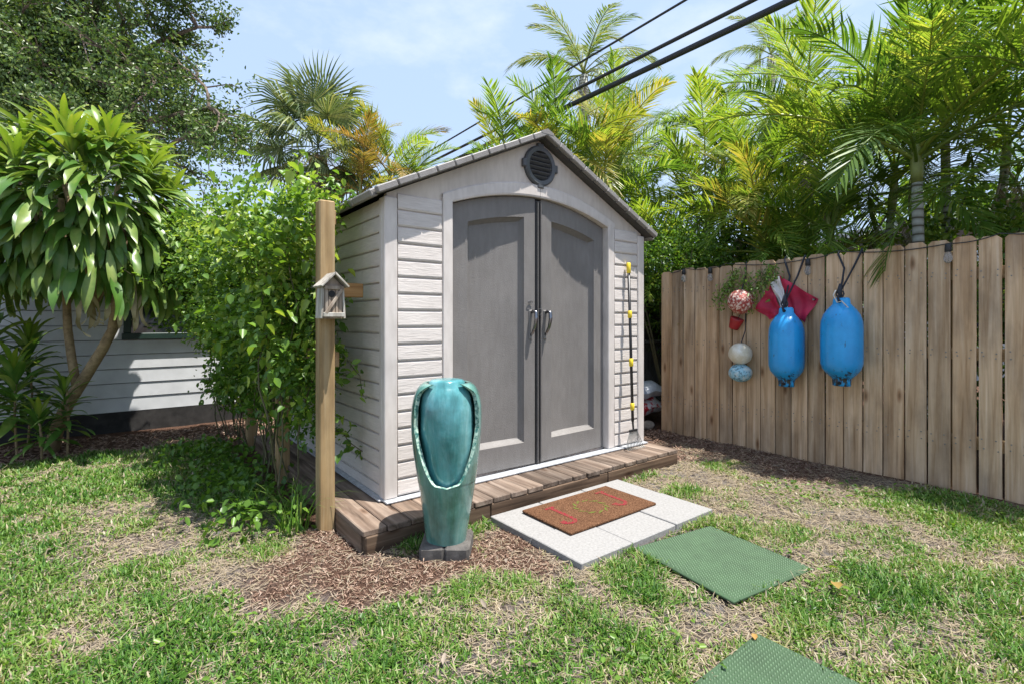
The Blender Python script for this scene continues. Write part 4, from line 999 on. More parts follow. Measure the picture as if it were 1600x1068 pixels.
def fan_mesh(name, mat, R=.75, pet=.7, n=40, seed=0, hang=.25, lw=.05):
    r = np.random.default_rng(seed); V = []; F = []; T = []
    def add(v, f, t):
        k = len(V); V.extend(v); F.extend([tuple(i + k for i in q) for q in f]); T.extend([t] * len(v))
    for k in range(6):
        x0, x1 = pet * k / 6, pet * (k + 1) / 6; z0, z1 = -.10 * (k / 6) ** 2, -.10 * ((k + 1) / 6) ** 2; w = .013
        add([(x0, -w, z0), (x0, w, z0), (x1, w, z1), (x1, -w, z1), (x0, 0, z0 - w), (x1, 0, z1 - w)], [(0, 1, 2, 3), (0, 3, 5, 4), (1, 4, 5, 2)], .5)
    for k in range(n):
        a = math.radians(-128 + 256 * k / (n - 1)); c = Vector((pet + .06 * (1 - abs(a) / 2.3), 0, -.10)); d = Vector((math.cos(a), math.sin(a), .12 * math.cos(2 * a))).normalized()
        L = R * (1 - .28 * abs(a) / 2.3) * r.uniform(.88, 1.06); sd = Vector((-math.sin(a), math.cos(a), 0)); w = lw * r.uniform(.85, 1.1); pts = [c]
        for q in range(4): dd = (d + Vector((0, 0, -1)) * hang * q * q * .22 * r.uniform(.7, 1.3)).normalized(); pts.append(pts[-1] + dd * L / 4)
        u = Vector((0, 0, .012))
        v = [pts[0] - sd * .006, pts[0] + sd * .006, pts[2] - sd * w * .5 + u, pts[2] + sd * w * .5 + u, pts[3] - sd * w * .28, pts[3] + sd * w * .28, pts[4], pts[2] - u]
        add(v, [(0, 7, 2), (0, 1, 7), (1, 3, 7), (2, 7, 4), (7, 5, 4), (7, 3, 5), (4, 5, 6)], min(1, max(0, .4 + .22 * r.normal())))
    me = bpy.data.meshes.new(name); me.from_pydata([tuple(v) for v in V], [], F)
    a = me.attributes.new('tint', 'FLOAT', 'POINT'); a.data.foreach_set('value', np.array(T, dtype=np.float32)); me.materials.append(mat); me.update()
    return me

def kinds(mat, n, **k): return [frond_mesh('frond', mat, seed=i * 7 + hash_i(mat.name), arch=k.get('arch', 1.2) + .35 * (i - 1), tw=.12 * (i % 3 - 1), **{a: b for a, b in k.items() if a != 'arch'}) for i in range(n)]
def hash_i(s_): return sum(ord(c) for c in s_) % 97
random.seed(5)
FR = {
    'g': kinds(M['areca'], 4), 'd': kinds(M['areca_dark'], 4), 'y': kinds(M['areca_yellow'], 3), 'o': kinds(M['areca_orange'], 2, arch=1.4),
    'x': kinds(M['dead'], 3, arch=2.0, hang=1.6, lw=.014, curl=.9, vee=-.3, ll=.34, sweep=.6), 'c': kinds(M['coco'], 4, L=2.4, pairs=56, ll=.62, lw=.026, arch=1.25, hang=.55, vee=.1),
    'f': [fan_mesh('fan_frond', M['sabal'], R=.9, pet=.8, n=34, lw=.036, seed=i, hang=.6 + .35 * i) for i in range(4)], 'fx': [fan_mesh('fan_frond', M['dead'], seed=9 + i, hang=1.3) for i in range(2)],
    'fy': [fan_mesh('fan_frond', M['areca_yellow'], seed=19 + i, hang=.5) for i in range(2)]}
def put_frond(parent, p, az, el, roll, kind, scale, name='frond'):
    me = random.choice(FR[kind]); o = bpy.data.objects.new(name, me); link(o, parent)
    o.location = Vector(p) - off_of(parent)
    o.rotation_euler = Euler((roll, -el, az), 'XYZ'); o.scale = (scale,) * 3
    return o
PALMS = 0
def areca(base, stems, label, mix, group='feathery palms behind the picket fence', scale=1.0, nf=12, spread=.35, shaft=True, elmin=-.15, azc=None, azw=math.pi, dead=1):
    """clump of ringed stems; stems = list of (dx, dy, height, leanx, leany)"""
    P = thing('feather_palm', base, label, 'palm', group); b = Vector(base)
    for (dx, dy, h, lx, ly) in stems:
        p0 = b + Vector((dx, dy, -.05)); pts = [p0 + Vector((lx * (t ** 1.6), ly * (t ** 1.6), h * t)) for t in [i / 10 for i in range(11)]]; rr = .040 * scale
        mb = MB().tube(pts, [rr * (1.2 - .3 * i / 10) * (1 + (.06 if i % 2 else 0)) for i in range(11)], 12); mb.build('trunk', M['ptrunk'], P, True)
        top = pts[-1]; dirn = (pts[-1] - pts[-2]).normalized()
        if shaft: MB().tube([top, top + dirn * .12, top + dirn * .38, top + dirn * .55], [rr * .95, rr * 1.15, rr * .8, rr * .4], 10).build('crownshaft', M['shaft'], P, True)
        for k in range(nf):
            u = (k + .5) / nf; el = math.radians(82) * (1 - u) ** .8 + elmin * u + random.uniform(-.12, .12); az = (azc if azc is not None else 0) + ((k * 2.39996 + random.uniform(-.3, .3) + dx * 9) % (2 * math.pi) - math.pi) * azw / math.pi
            put_frond(P, top + dirn * (.42 - .25 * u), az, el, random.uniform(-.4, .4), random.choice(mix), scale * random.uniform(.82, 1.12))
        for k in range(dead): put_frond(P, top + dirn * .02, random.uniform(-math.pi, math.pi), random.uniform(-1.0, -.5), random.uniform(-.4, .4), 'x', scale * random.uniform(.7, .95), 'dead_frond')
    return P

# ---------------------------------------------------------------- palms behind the fence (nearest first)
areca((4.62, -1.50, 0), [(0, 0, 2.55, .0, .03)], 'feather palm with a single pale ringed trunk standing clear above the fence', ['g', 'd', 'g', 'd', 'd'], nf=22, scale=1.15, dead=0, elmin=.22)
areca((4.75, -2.75, 0), [(0, 0, 2.3, -.2, .1), (.3, .2, 2.9, .2, .2)], 'dark feather palm at the right end of the fence', ['d', 'g', 'd'], nf=12, scale=1.1, dead=2)
areca((5.25, -.75, 0), [(0, 0, 1.9, -.25, .1), (.2, -.15, 2.5, .15, -.1), (-.1, .2, 1.3, -.2, .2)], 'leaning grey trunked feather palm left of the clear trunk', ['g', 'd', 'd'], nf=11, dead=2)
areca((5.15, .15, 0), [(0, 0, 1.9, -.2, 0), (.2, .15, 2.5, 0, .1), (.1, -.2, 1.2, -.25, -.1)], 'bushy green feather palm behind the hanging fenders', ['g', 'g', 'd', 'y'], nf=12, dead=2)
areca((5.25, 1.1, 0), [(0, 0, 2.0, -.1, 0), (.25, .1, 2.9, .1, .1), (-.2, .1, 1.1, -.2, 0)], 'bushy feather palm behind the left end of the picket fence', ['g', 'd', 'g'], nf=12)
areca((4.35, 2.05, 0), [(0, 0, 2.6, -.1, 0), (.25, .2, 3.5, .1, .1), (.1, -.2, 1.3, 0, -.1)], 'bright feather palm rising behind the right roof slope', ['g', 'g', 'd', 'y', 'd'], nf=12)
areca((4.05, 2.85, 0), [(0, 0, 3.3, 0, 0), (-.2, .1, 2.7, -.05, .1)], 'yellow green feather palm rising behind the shed ridge', ['g', 'g', 'd', 'y', 'd'], nf=13)
areca((3.75, 3.8, 0), [(0, 0, 3.1, 0, 0)], 'yellowing feather palm behind the left roof slope near the ridge', ['y', 'g', 'g'], nf=13)
areca((6.35, .15, 0), [(0, 0, 3.6, 0, .1), (.3, .3, 3.1, .2, 0)], 'tall feather palm in the second row left of the clear trunk', ['g', 'd', 'g', 'd', 'y'], nf=13, scale=1.15, dead=2)
areca((6.3, -1.35, 0), [(0, 0, 3.5, .1, .05), (.3, -.3, 3.0, .2, -.1)], 'tall dark feather palm behind the clear ringed trunk', ['d', 'g', 'd'], nf=13, scale=1.15, dead=2)
areca((6.4, -3.1, 0), [(0, 0, 3.7, -.1, .05), (.3, .3, 3.2, .2, .1)], 'tall feather palm in the top right corner', ['g', 'd', 'g'], nf=13, scale=1.15, dead=2)
areca((6.8, 1.7, 0), [(0, 0, 3.7, 0, 0), (.3, -.3, 3.1, .1, -.1)], 'feather palm in the second row behind the fence end', ['g', 'd', 'g', 'd', 'y'], nf=13, scale=1.1)
areca((5.9, 3.2, 0), [(0, 0, 3.7, 0, 0), (.4, .1, 3.1, .1, 0)], 'feather palm in the second row between ridge and coconut palm', ['g', 'd', 'g', 'y'], nf=12, scale=1.1)

def coco(top, label, n=17, scale=1.0):
    top = Vector(top); P = thing('coconut_palm', (top.x, top.y, 0), label, 'palm', 'distant coconut palms')
    MB().tube([(top.x - .5 * (1 - t) ** 2, top.y, -.05 + (top.z + .05) * t) for t in [i / 12 for i in range(13)]], [.17 - .06 * i / 12 for i in range(13)], 10).build('trunk', M['ptrunk'], P, True)
    for k in range(n):
        u = (k + .5) / n; put_frond(P, top + Vector((0, 0, .1 * (1 - u))), k * 2.39996, math.radians(80) * (1 - u) - .35 * u, random.uniform(-.3, .3), 'c', scale * random.uniform(.85, 1.1))
    for k in range(3): put_frond(P, top, k * 2.1, -1.1, 0, 'x', scale, 'dead_frond')
coco(at(912, 118, 12.5) , 'distant coconut palm with drooping crown behind the cables', 18, .92)
coco(at(1205, 88, 17), 'far blue green coconut palm right of the cables', 16, .85)

# sabal fan palm and colourful neighbour
top = at(497, 232, 9.0); sb = thing('fan_palm', (top.x, top.y, 0), 'grey green fan palm rising above the vine left of the shed', 'palm')
MB().tube([(top.x, top.y, -.05 + (top.z - .1) * t) for t in [i / 10 for i in range(11)]], [.15 + .03 * (i % 2) for i in range(11)], 10).build('trunk', M['oakbark'], sb)
for k in range(34):
    u = (k + .5) / 34; put_frond(sb, top + Vector((0, 0, .1 * (1 - u))), k * 2.39996, math.radians(85) * (1 - u) - .75 * u, random.uniform(-.5, .5), 'f', random.uniform(.75, 1.0), 'fan_frond')
for k in range(9): put_frond(sb, top - Vector((0, 0, .1)), k * .75, random.uniform(-1.25, -.8), 0, 'fx', random.uniform(.7, .85), 'dead_frond')
areca((2.4, 5.3, 0), [(0, 0, 3.5, 0, 0), (-.35, .15, 3.2, -.1, 0), (.25, .0, 3.0, .05, 0)], 'orange tinged feather palm beside the fan palm above the roof', ['o', 'y', 'g', 'o', 'g'], nf=13, scale=.85, dead=3)

# ---------------------------------------------------------------- shrubs filling the ground behind the fence
def shrub(base, rx, ry, h, n, label, size=.05, mat='shrub', zlo=.1, name='leafy_shrub', group='leafy shrubs behind the fence'):
    P = thing(name, base, label, 'shrub', group); b = np.array(base)
    mb = MB()
    for k in range(9):
        a = random.uniform(0, 6.28); q = [Vector(base)]
        for j in range(4): q.append(q[-1] + Vector((math.cos(a) * rx * .22, math.sin(a) * ry * .22, h * .22)) + Vector([random.uniform(-.05, .05) for _ in range(3)]))
        mb.tube(q, [.02, .016, .012, .009, .005], 5)
    mb.build('stem', M['stem'], P)
    nc = max(10, n // 60); cd = rdir(nc, .3); rad = rng.uniform(.55, 1.0, nc) ** .5
    C_ = np.stack([cd[:, 0] * rx * rad, cd[:, 1] * ry * rad, zlo + (h - zlo) * (.5 + .5 * cd[:, 2] * rad)], 1) + b
    i = rng.integers(0, nc, n); Pn = C_[i] + rng.normal(0, 1, (n, 3)) * np.array([.11, .11, .10]); 
    if base[0] > 3.9 and base[1] < 1.5: Pn[:, 0] = np.where((Pn[:, 0] < 3.68) & (Pn[:, 2] < 1.85), 3.70 + rng.uniform(0, .25, n), Pn[:, 0])
    out = Pn - (b + np.array([0, 0, h * .4])); D = rdir(n, .1) + .6 * out / (np.linalg.norm(out, axis=1, keepdims=True) + 1e-6); U = rdir(n, 1.6)
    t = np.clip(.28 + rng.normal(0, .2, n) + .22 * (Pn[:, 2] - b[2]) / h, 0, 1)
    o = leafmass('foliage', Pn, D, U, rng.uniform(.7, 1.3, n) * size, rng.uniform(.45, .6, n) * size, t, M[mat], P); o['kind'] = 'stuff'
    return P
shrub((4.1, .85, 0), .5, .65, 2.3, 6000, 'bright fine leaved shrub spilling over the left end of the picket fence', .045, zlo=1.45)
shrub((4.25, -.25, 0), .5, .8, 1.75, 3200, 'dark leafy shrub behind the fence above the hanging floats', .055)
shrub((4.3, -1.6, 0), .5, .8, 1.7, 3000, 'low leafy shrub behind the fence around the ringed trunk', .06)
shrub((4.4, -2.9, 0), .6, .8, 1.9, 3000, 'leafy shrub behind the right end of the fence', .06)
shrub((5.6, .9, 0), .9, 1.3, 2.6, 5200, 'tall leafy shrub between the palm rows behind the fence end', .075)
shrub((5.9, -1.6, 0), .9, 1.4, 2.4, 5000, 'tall leafy shrub between the palm rows behind the ringed trunk', .08)
shrub((3.45, 2.45, 0), .6, .5, 2.5, 4200, 'dense green shrub at the back right corner of the shed', .05)
shrub((4.3, 3.9, 0), 1.2, .7, 2.6, 4500, 'tall leafy shrub behind the board fence', .08)
shrub((8.4, -.2, 0), 1.0, 3.6, 3.3, 7500, 'far tall hedge of mixed leaves behind the second palm row', .12)
shrub((7.6, 4.2, 0), 1.6, 1.6, 3.4, 5000, 'far rounded shrub under the coconut palm', .12)
shrub((2.0, 5.6, 0), 1.4, .7, 2.8, 4200, 'wide leafy shrub hidden behind the shed under the fan palm', .08)

# ---------------------------------------------------------------- vine on the trellis
vine = thing('flowering_vine', (-.45, 1.6, 0), 'dense bright green climbing vine smothering the trellis left of the shed', 'vine')
def vine_pts(n):
    nc = 400; cy = rng.uniform(.28, 3.5, nc); u = rng.uniform(-1, 1, nc); hw = .22 + .055 * cy; zc = rng.uniform(.1, 1, nc) ** .8
    top = 2.10 + .09 * np.sin(cy * 3.1) - .02 * np.clip(cy - .8, 0, 3)
    cz = .12 + zc * (top - .12); wid = np.where(cz < 1.2, .30 + .55 * cz, 1.0); cx = -.40 - .06 * cy + .20 * np.clip(1.3 - cz, 0, 1) + .05 * cy * np.clip(1.6 - cz, 0, 1) + u * hw * wid
    i = rng.integers(0, nc, n); P = np.stack([cx[i], cy[i], cz[i]], 1) + rng.normal(0, 1, (n, 3)) * np.array([.065, .07, .07])
    global VI; VI = i
    P[:, 2] = np.maximum(P[:, 2], .03)
    low = (P[:, 0] > -.10) & (P[:, 2] < 2.02); P[low, 0] = -.10 - rng.uniform(0, .12, low.sum())
    P[:, 1] = np.where(P[:, 1] < .24, .24 + rng.uniform(0, .2, n), P[:, 1])
    keep = (rng.random(n) > .72 * np.clip((1.15 - P[:, 2]) / .5, 0, 1) * np.clip((2.2 - P[:, 1]) / .8, 0, 1)); VI = i[keep]
    return P[keep]
P = vine_pts(38000); n = len(P); ax = np.stack([-.40 - .085 * P[:, 1], P[:, 1], np.full(n, 1.1)], 1); out = (P - ax) * np.array([1, .2, .5])
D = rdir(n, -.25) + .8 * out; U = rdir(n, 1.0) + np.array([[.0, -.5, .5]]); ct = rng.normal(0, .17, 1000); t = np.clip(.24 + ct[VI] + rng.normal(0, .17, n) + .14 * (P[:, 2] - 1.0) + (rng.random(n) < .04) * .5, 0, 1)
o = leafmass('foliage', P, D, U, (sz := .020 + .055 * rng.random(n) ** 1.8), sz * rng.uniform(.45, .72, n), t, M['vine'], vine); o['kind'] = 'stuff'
LV = [leafmass('tmp', np.zeros((1, 3)), np.array([[1., 0, 0]]), np.array([[0, 0, 1.]]), [.085], [.055], np.array([tt]), M['vine'], None, droop=.2 + .2 * k) for k, tt in enumerate((.25, .45, .7))]
LVm = [o.data for o in LV]
for o in LV: bpy.data.objects.remove(o)
P = vine_pts(1500); score = P[:, 0] * -RGT.x * 0 - (P - np.array(CAM)) @ np.array(FWD); P = P[np.argsort(-score)][:300]
for p in P:
    o = bpy.data.objects.new('leaf', random.choice(LVm)); link(o, vine); o.location = Vector(p) + Vector((random.uniform(-.08, .0), -.05, 0)) - OFF[vine]
    o.rotation_euler = (random.uniform(-.6, .6), random.uniform(-.3, 1.1), random.uniform(0, 6.28)); o.scale = (random.uniform(.6, 1.0),) * 3
for k in range(26):
    y = random.uniform(.5, 3.2); x = -.34 + random.uniform(-.12, .08); q = [Vector((x, y, 0))]
    for j in range(9): q.append(q[-1] + Vector((random.uniform(-.06, .06), random.uniform(-.08, .08), random.uniform(.15, .24))))
    for p_ in q: p_.x = min(p_.x, -.08); p_.y = max(p_.y, .3)
    MB().tube(q, [.006] * 5 + [.004] * 5, 5).build('stem', M['stem'], vine)
# loose runners with their own leaves, over the top and beside the post
RP = []
for (s_, st) in [((-.18, .32, 1.15), (.012, -.01, -.055)), ((-.2, .4, .55), (.03, .0, -.03)), ((-.6, 1.9, 2.05), (-.01, .0, .07)), ((-.75, 2.6, 2.0), (-.04, .03, .06)), ((-.3, 1.2, 2.1), (.03, .02, .055)), ((-.7, 2.9, 2.05), (.02, .0, .075)), ((-.85, 2.6, 1.5), (-.05, -.03, .02)), ((-.85, 2.8, 1.7), (-.05, -.02, .0))]:
    q = [Vector(s_)]
    for j in range(8): q.append(q[-1] + Vector(st) + Vector([random.uniform(-.02, .02) for _ in range(3)])); RP += [q[-1] + Vector([random.uniform(-.03, .03) for _ in range(3)]) for _ in range(3)]
    MB().tube(q, .0035, 5).build('runner', M['stem'], vine)
RP = np.array(RP); n = len(RP); o = leafmass('runner_foliage', RP, rdir(n, -.3), rdir(n, 1.0), rng.uniform(.04, .07, n), rng.uniform(.025, .04, n), rng.uniform(.2, .8, n), M['vine'], vine); o['kind'] = 'stuff'

# ---------------------------------------------------------------- broad-leaved dracaena tree
def strap_mesh(name, mat, L, W, bend0, bend1, seed, wav=.06):
    r = np.random.default_rng(seed); n = 9; V = []; F = []; T = []; p = Vector((0, 0, 0)); ang = 0.0
    for i in range(n + 1):
        u = i / n; w = W * min(1, .32 + 1.9 * u) * (1 - max(0, (u - .55) / .45) ** 1.7) ; w = max(w, .002); d = Vector((math.cos(ang), 0, math.sin(ang))); up = Vector((-math.sin(ang), 0, math.cos(ang)))
        wv = wav * W * 3 * math.sin(u * 9 + seed); 
        V += [p + Vector((0, -w / 2, 0)) + up * (w * .16 + wv * .4), p - up * .0, p + Vector((0, w / 2, 0)) + up * (w * .16 - wv * .4)]
        T += [.28 + .25 * u, .55, .28 + .25 * u]
        if i == n: T[-3:] = [.95] * 3
        p = p + d * L / n; ang = -(bend0 * u + bend1 * u * u)
    for i in range(n):
        a = 3 * i; F += [(a, a + 1, a + 4, a + 3), (a + 1, a + 2, a + 5, a + 4)]
    me = bpy.data.meshes.new(name); me.from_pydata([tuple(v) for v in V], [], F)
    at_ = me.attributes.new('tint', 'FLOAT', 'POINT'); at_.data.foreach_set('value', np.array(T, dtype=np.float32)); me.materials.append(mat); me.update(); me.shade_smooth()
    return me
DL = {'young': [strap_mesh('leaf', M['drac_young'], .42, .058, .4, .8, i) for i in range(3)], 'mid': [strap_mesh('leaf', M['drac'], .44, .074, .5, .75, 10 + i) for i in range(4)],
      'old': [strap_mesh('leaf', M['drac'], .46, .080, .45, .45, 20 + i, .12) for i in range(4)], 'dry': [strap_mesh('leaf', M['drac_dry'], .36, .045, .6, 1.4, 30 + i, .2) for i in range(2)]}
dbase = at(82, 700, 4.75); dbase.z = 0
drac = thing('dracaena_tree', dbase, 'large dracaena with a dome of drooping strap leaves on bent tan trunks', 'plant')
D0 = 4.72
tips = []
def trunk(pts, r0, r1):
    q = [at(*p) for p in pts]; MB().tube(q, [r0 + (r1 - r0) * i / (len(q) - 1) for i in range(len(q))], 10).build('trunk', M['bark'], drac, True)
trunk([(78, 712, D0), (88, 672, D0), (105, 632, D0), (132, 590, D0), (160, 545, D0), (176, 515, D0), (182, 470, D0), (190, 400, D0), (195, 330, D0)], .060, .03)
trunk([(120, 605, D0), (112, 560, D0 + .05), (106, 515, D0 + .1), (104, 470, D0 + .1), (100, 400, D0 + .1), (95, 310, D0)], .038, .028)
HV = []
random.seed(33)
dome = at(135, 375, D0)                                   # centre of the crown
RX, RY, RZ = 1.02, .85, 1.20
def put(c, el, az, roll, sc_, kd, u): HV.append((u, random.choice(DL[kd]), Matrix.Translation(c - OFF[drac]) @ Euler((roll, -el, az), 'XYZ').to_matrix().to_4x4() @ Matrix.Scale(sc_, 4), c))
for k in range(1080):
    u = (k + .5) / 1080; ct = 1 - u * 1.42; th_ = math.acos(ct); az = k * 2.39996 + random.uniform(-.15, .15); rr = random.uniform(.70, .96) + .09 * math.sin(3 * az + 5 * th_)
    d = RGT * (math.sin(th_) * math.cos(az) * RX) + FWD * (math.sin(th_) * math.sin(az) * RY) + Vector((0, 0, ct * RZ * (1 if ct > 0 else .95)))
    c = dome + d * (rr - .18); out_az = math.atan2(d.y, d.x) + random.gauss(0, .35)
    el = math.radians(62 - 118 * min(1, th_ / 1.55)) + random.gauss(0, .22)
    put(c, el, out_az, random.gauss(0, .3), random.uniform(.72, 1.08), 'mid' if u < .5 else 'old', u)
for k in range(17):
    u = (k + .5) / 17; th_ = 1.05 * math.sqrt(u); az = k * 2.39996
    d = RGT * (math.sin(th_) * math.cos(az) * RX) + FWD * (math.sin(th_) * math.sin(az) * RY) + Vector((0, 0, math.cos(th_) * RZ)); c = dome + d * .80
    for j in range(11): put(c, math.radians(random.uniform(28, 80)), j * 2.39996 + k, random.gauss(0, .3), random.uniform(.7, 1.0), 'young', .01)
for t_ in ((90, 250), (190, 260), (60, 330), (230, 330), (140, 300), (20, 290), (150, 380)):
    MB().tube([at(150, 470, D0), at(150, 470, D0).lerp(at(*t_, D0), .5), at(*t_, D0)], [.03, .024, .018], 7).build('branch', M['bark'], drac, True)
for k in range(12):
    c = at(random.uniform(110, 240), random.uniform(470, 500), D0 - random.uniform(.0, .3)); HV.append((.99, random.choice(DL['dry']), Matrix.Translation(c + Vector((0, 0, .15)) - OFF[drac]) @ Euler((0, random.uniform(.9, 1.4), random.uniform(0, 6.28)), 'XYZ').to_matrix().to_4x4(), c))
def tocam(h): 
    tip = h[2] @ Vector((.3, 0, 0)) + OFF[drac]; return (tip - CAM).dot(FWD)
HV.sort(key=tocam)
for u, me, m4, c in HV[:300]:
    o = bpy.data.objects.new('leaf', me); link(o, drac); o.matrix_local = m4
def merge(name, items, parent, mat_keys):
    for key, mt in mat_keys:
        V, F, T, n0 = [], [], [], 0
        for me, m4 in items:
            if me.materials[0] != mt: continue
            v = np.empty(len(me.vertices) * 3, dtype=np.float32); me.vertices.foreach_get('co', v); v = v.reshape(-1, 3); A = np.array(m4)
            V.append(v @ A[:3, :3].T + A[:3, 3]); F.append(np.array([list(p.vertices) for p in me.polygons]) + n0); t = np.empty(len(me.vertices), dtype=np.float32); me.attributes['tint'].data.foreach_get('value', t); T.append(t); n0 += len(v)
        if V: o = obj(name, fast(name, np.concatenate(V), np.concatenate(F), mt, True, np.concatenate(T)), parent); o['kind'] = 'stuff'
merge('foliage', [(h[1], h[2]) for h in HV[300:]], drac, [(0, M['drac']), (1, M['drac_young']), (2, M['drac_dry'])])

def low_dracaena(px, py, d, n, label, sc_=.8, h=.5):
    b = at(px, py, d); b.z = 0; P = thing('leafy_plant', b, label, 'plant', 'low strap leaved plants by the dracaena')
    q = [b + Vector((random.uniform(-.03, .03), random.uniform(-.03, .03), h * t)) for t in (0, .5, 1)]; MB().tube(q, .010, 6).build('stem', M['bark'], P)
    for k in range(n):
        u = (k + .5) / n; el = math.radians(80) * (1 - u) - .35 * u; kd = 'young' if u < .15 else ('mid' if u < .75 else 'old')
        o = bpy.data.objects.new('leaf', random.choice(DL[kd])); link(o, P); s2 = sc_ * random.uniform(.85, 1.25)
        o.matrix_local = Matrix.Translation(Vector((0, 0, h - .6 * h * u))) @ Euler((random.uniform(-.4, .4), -el, k * 2.39996), 'XYZ').to_matrix().to_4x4() @ Matrix.Scale(s2, 4)
low_dracaena(22, 700, 4.45, 44, 'strap leaved plant at the left edge of the frame', .8, .75)
low_dracaena(-25, 700, 4.6, 48, 'tall strap leaved plant cut by the left edge', .95, 1.15)
low_dracaena(100, 690, 4.55, 30, 'low strap leaved plant at the foot of the bent trunk', .55, .6)
low_dracaena(60, 690, 4.4, 34, 'short strap leaved plant between the trunk and the left edge', .6, .35)
low_dracaena(45, 690, 4.8, 40, 'upright strap leaved plant behind the bent trunk', .8, 1.05)

# ---------------------------------------------------------------- oak in the upper left
ob = at(-60, 700, 9.3); ob.z = 0
oak = thing('oak_tree', ob, 'large dark oak spreading over the white house in the upper left', 'tree')
segs = []; tw = []
def grow(p, d, L, r, lev):
    n = 5; q = [p]; dd = d.normalized()
    for i in range(n):
        dd = (dd + Vector([random.gauss(0, .16) for _ in range(3)]) + Vector((0, 0, .03 if lev < 2 else -.03))).normalized(); q.append(q[-1] + dd * L / n)
        if lev >= 1 and i >= 1: 
            for _ in range(2 if lev < 3 else 1):
                if lev < 4:
                    nd = (dd + Vector([random.gauss(0, .75) for _ in range(3)])).normalized(); grow(q[-1], nd, L * random.uniform(.42, .62), r * .45, lev + 1)
        if lev >= 3: tw.append(q[-1])
    if r > .006: segs.append((q, [r * (1 - .5 * i / n) for i in range(n + 1)], lev))
random.seed(21)
base_pts = [ob + Vector((0, 0, -.1)), ob + Vector((.05, -.1, 1.6)), ob + Vector((.15, -.2, 3.0))]
segs.append((base_pts, [.32, .26, .22], 0)); fork = base_pts[-1]
for tgt, L_ in (((330, 175, 7.6), 1.0), ((200, 60, 8.4), 1.0), ((60, -40, 9.0), 1.0), ((230, -80, 8.2), 1.0), ((-20, 130, 8.4), 1.0), ((120, 170, 8.0), 1.0), ((270, 235, 7.8), 1.0), ((100, 20, 8.2), .9), ((-60, -60, 8.2), 1.0), ((250, 130, 8.0), .9), ((300, 40, 8.6), .6), ((20, 60, 8.0), .8)):
    T_ = at(*tgt); v = T_ - fork; q = [fork + v * t + Vector((0, 0, .45 * math.sin(t * math.pi))) + Vector([random.gauss(0, .06) for _ in range(3)]) for t in [i / 8 for i in range(9)]]
    segs.append((q, [.13 - .105 * i / 8 for i in range(9)], 1))
    for i in range(3, 9):
        for _ in range(3): grow(q[i], (v.normalized() * .7 + Vector([random.gauss(0, .8) for _ in range(3)])).normalized(), random.uniform(.65, 1.05) * L_, .028, 2)
for q, r, lev in segs:
    if r[0] > .04: MB().tube(q, r, 8 if lev < 2 else 5).build('trunk' if lev == 0 else 'limb', M['oakbark'], oak, True)
mb = MB()
for q, r, lev in segs:
    if .006 < r[0] <= .04: mb.tube(q, r, 4, False)
o = mb.build('twigs', M['oakbark'], oak); o['kind'] = 'stuff'
tw = np.array([tuple(p) for p in tw]); nt = len(tw); print('oak twigs', nt)
n = 110000; i = rng.integers(0, nt, n); P = tw[i] + rng.normal(0, 1, (n, 3)) * .06
o = leafmass('crown', P, rdir(n, .0), rdir(n, .7), rng.uniform(.045, .085, n), rng.uniform(.022, .04, n), np.clip(.30 + rng.normal(0, .22, n), 0, 1), M['oak'], oak, droop=.1); o['kind'] = 'stuff'

# ---------------------------------------------------------------- small greenery
def sprig(y, z, n, sy, sz, label, hang):
    P = thing('hanging_sprig', (3.46, y, z), label, 'plant', 'sprigs hanging on the fence'); pts = []
    for k in range(7):
        q = [Vector((3.475, y + random.uniform(-.05, .05), z + random.uniform(.02, .12)))]; d = Vector((-.012, random.uniform(-1, 1) * sy * .03, -sz * .035))
        for j in range(7): q.append(q[-1] + d + Vector((random.uniform(-.012, .006), random.uniform(-.02, .02), random.uniform(-.02, .02)))); pts += [q[-1]] * (n // 49)
        MB().tube(q, .0025, 4, False).build('stem', M['stem'], P)
    pts = np.array([tuple(p) for p in pts]) + rng.normal(0, 1, (len(pts), 3)) * np.array([.015, .03, .03]); pts[:, 0] = np.minimum(pts[:, 0], 3.485); m = len(pts)
    o = leafmass('foliage', pts, rdir(m, -.3), rdir(m, .8), rng.uniform(.025, .045, m), rng.uniform(.010, .02, m), rng.uniform(.1, .9, m), M['sprig'], P); o['kind'] = 'stuff'
sprig(-.33, 1.62, 520, .9, 1.5, 'light green feathery sprig hanging around the speckled float', 1)
sprig(-.63, 1.60, 260, .7, .7, 'dark green leafy sprig hanging over the left edge of the flag', 0)
def tuft(x, y, n, h, label, tint):
    P = thing('grass_clump', (x, y, 0), label, 'grass clump', 'long grass clumps'); V = []; F = []; T = []
    for k in range(n):
        a = random.uniform(0, 6.28); L = h * random.uniform(.55, 1.1); w = random.uniform(.003, .006); p = Vector((x + random.gauss(0, .05), y + random.gauss(0, .05), -.01)); el = math.radians(random.uniform(60, 88)); b = len(V); tt = tint + random.uniform(-.25, .25)
        for i in range(6):
            V += [p + Vector((-math.sin(a), math.cos(a), 0)) * w * (1 - i / 5.2), p - Vector((-math.sin(a), math.cos(a), 0)) * w * (1 - i / 5.2)]; T += [tt] * 2; p = p + Vector((math.cos(a) * math.cos(el), math.sin(a) * math.cos(el), math.sin(el))) * L / 5; el -= random.uniform(.1, .5)
        F += [(b + 2 * i, b + 2 * i + 1, b + 2 * i + 3, b + 2 * i + 2) for i in range(5)]
    o = obj('blades', fast('blades', np.array([tuple(v) for v in V]) - np.array(OFF[P]), F, M['grass'], True, np.clip(T, 0, 1)), P); o['kind'] = 'stuff'
tuft(-.46, .26, 80, .42, 'tallest arching grass clump at the foot of the front trellis post', .4); tuft(-.62, .55, 60, .32, 'grass clump in the vine shade behind the front post', .3); tuft(-.55, 1.0, 60, .3, 'grass clump under the middle of the vine', .3)
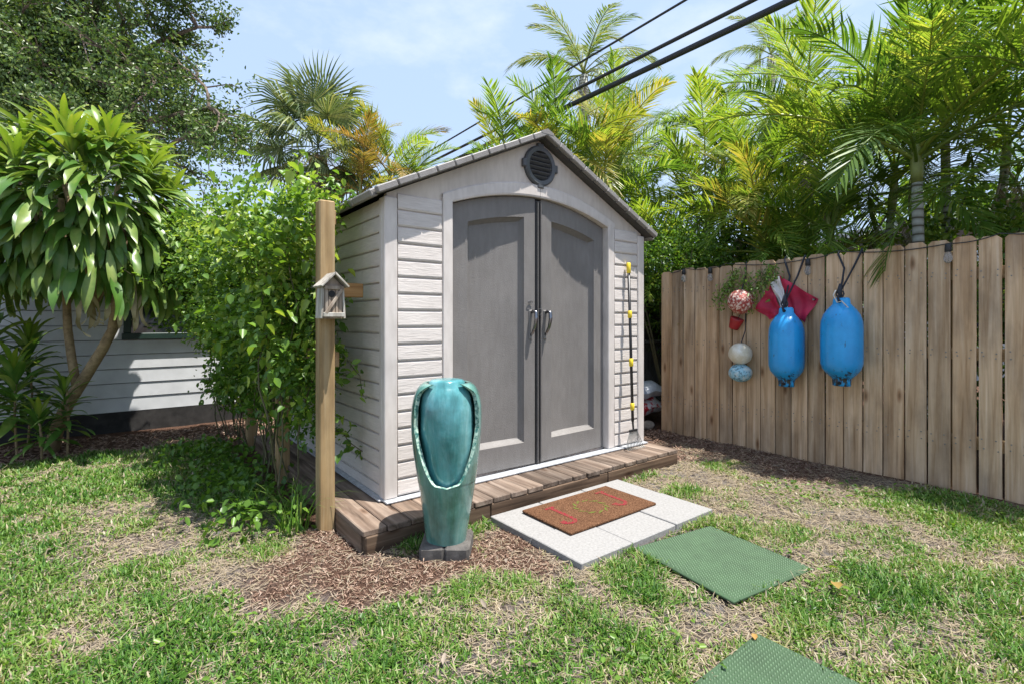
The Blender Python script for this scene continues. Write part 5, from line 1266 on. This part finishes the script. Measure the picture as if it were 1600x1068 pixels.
tuft(2.275, -.13, 36, .16, 'small dry weed beside the rake head on the platform', .7)
n = 900; ang = rng.uniform(0, 6.28, n); x = -.62 + rng.normal(0, .18, n); y = rng.uniform(.15, 2.6, n); ok = clear_of_structures(x, y); x, y = x[ok], y[ok]; n = len(x)
o = leafmass('ground_ivy', np.stack([x, y, gz(x, y) + rng.uniform(.02, .16, n)], 1), rdir(n, 0), rdir(n, 1.5), rng.uniform(.035, .065, n), rng.uniform(.025, .04, n), rng.uniform(0, .6, n), M['vine']); tag(o, 'low ivy leaves spreading on the ground under the vine', 'ground cover', kind='stuff')
# broadleaf weeds in the lawn
x = rng.uniform(-2.4, 3.3, 9000); y = rng.uniform(-2.9, .4, 9000); ok = clear_of_structures(x, y, .02) & (fbm(x * 1.6, y * 1.6, 71) > .56) & (mulch_w(x, y) < .3); x, y = x[ok], y[ok]; n = len(x)
o = leafmass('lawn_weeds', np.stack([x, y, gz(x, y) + rng.uniform(.005, .035, n)], 1), rdir(n, .2) * np.array([1, 1, .4]), rdir(n, 2.5), rng.uniform(.02, .042, n), rng.uniform(.010, .02, n), rng.uniform(0, .7, n), M['vine']); tag(o, 'small broad leaved weeds among the grass', 'weeds', kind='stuff')
for (px, py, lab) in ((1310, 935, 'dry orange leaf lying in the grass right of the green mats'), (1180, 1008, 'dry tan leaf lying on the back corner of the nearest green mat')):
    gx, gy = gpt(px, py); P = np.array([[gx, gy, .045 if px > 1200 else .022]]); o = leafmass('fallen_leaf', P, np.array([[.8, .5, .05]]), np.array([[.1, .1, 1.]]), [.075 if px > 1200 else .05], [.045 if px > 1200 else .022], np.array([.8]), M['areca_orange'], None, .25); tag(o, lab, 'leaf')

x = rng.uniform(-2.4, 3.4, 2600); y = rng.uniform(-2.9, 3.0, 2600); ok = clear_of_structures(x, y, .02) & (rng.random(2600) < .28 + .5 * (x > 1.6)); x, y = x[ok], y[ok]; n = len(x)
o = leafmass('leaf_litter', np.stack([x, y, gz(x, y) + rng.uniform(.006, .03, n)], 1), rdir(n, .1) * np.array([1, 1, .3]), rdir(n, 2.0), rng.uniform(.02, .055, n), rng.uniform(.008, .018, n), rng.uniform(-.4, .35, n), M['dead']); tag(o, 'small dry brown leaves scattered over the lawn', 'leaf litter', kind='stuff')
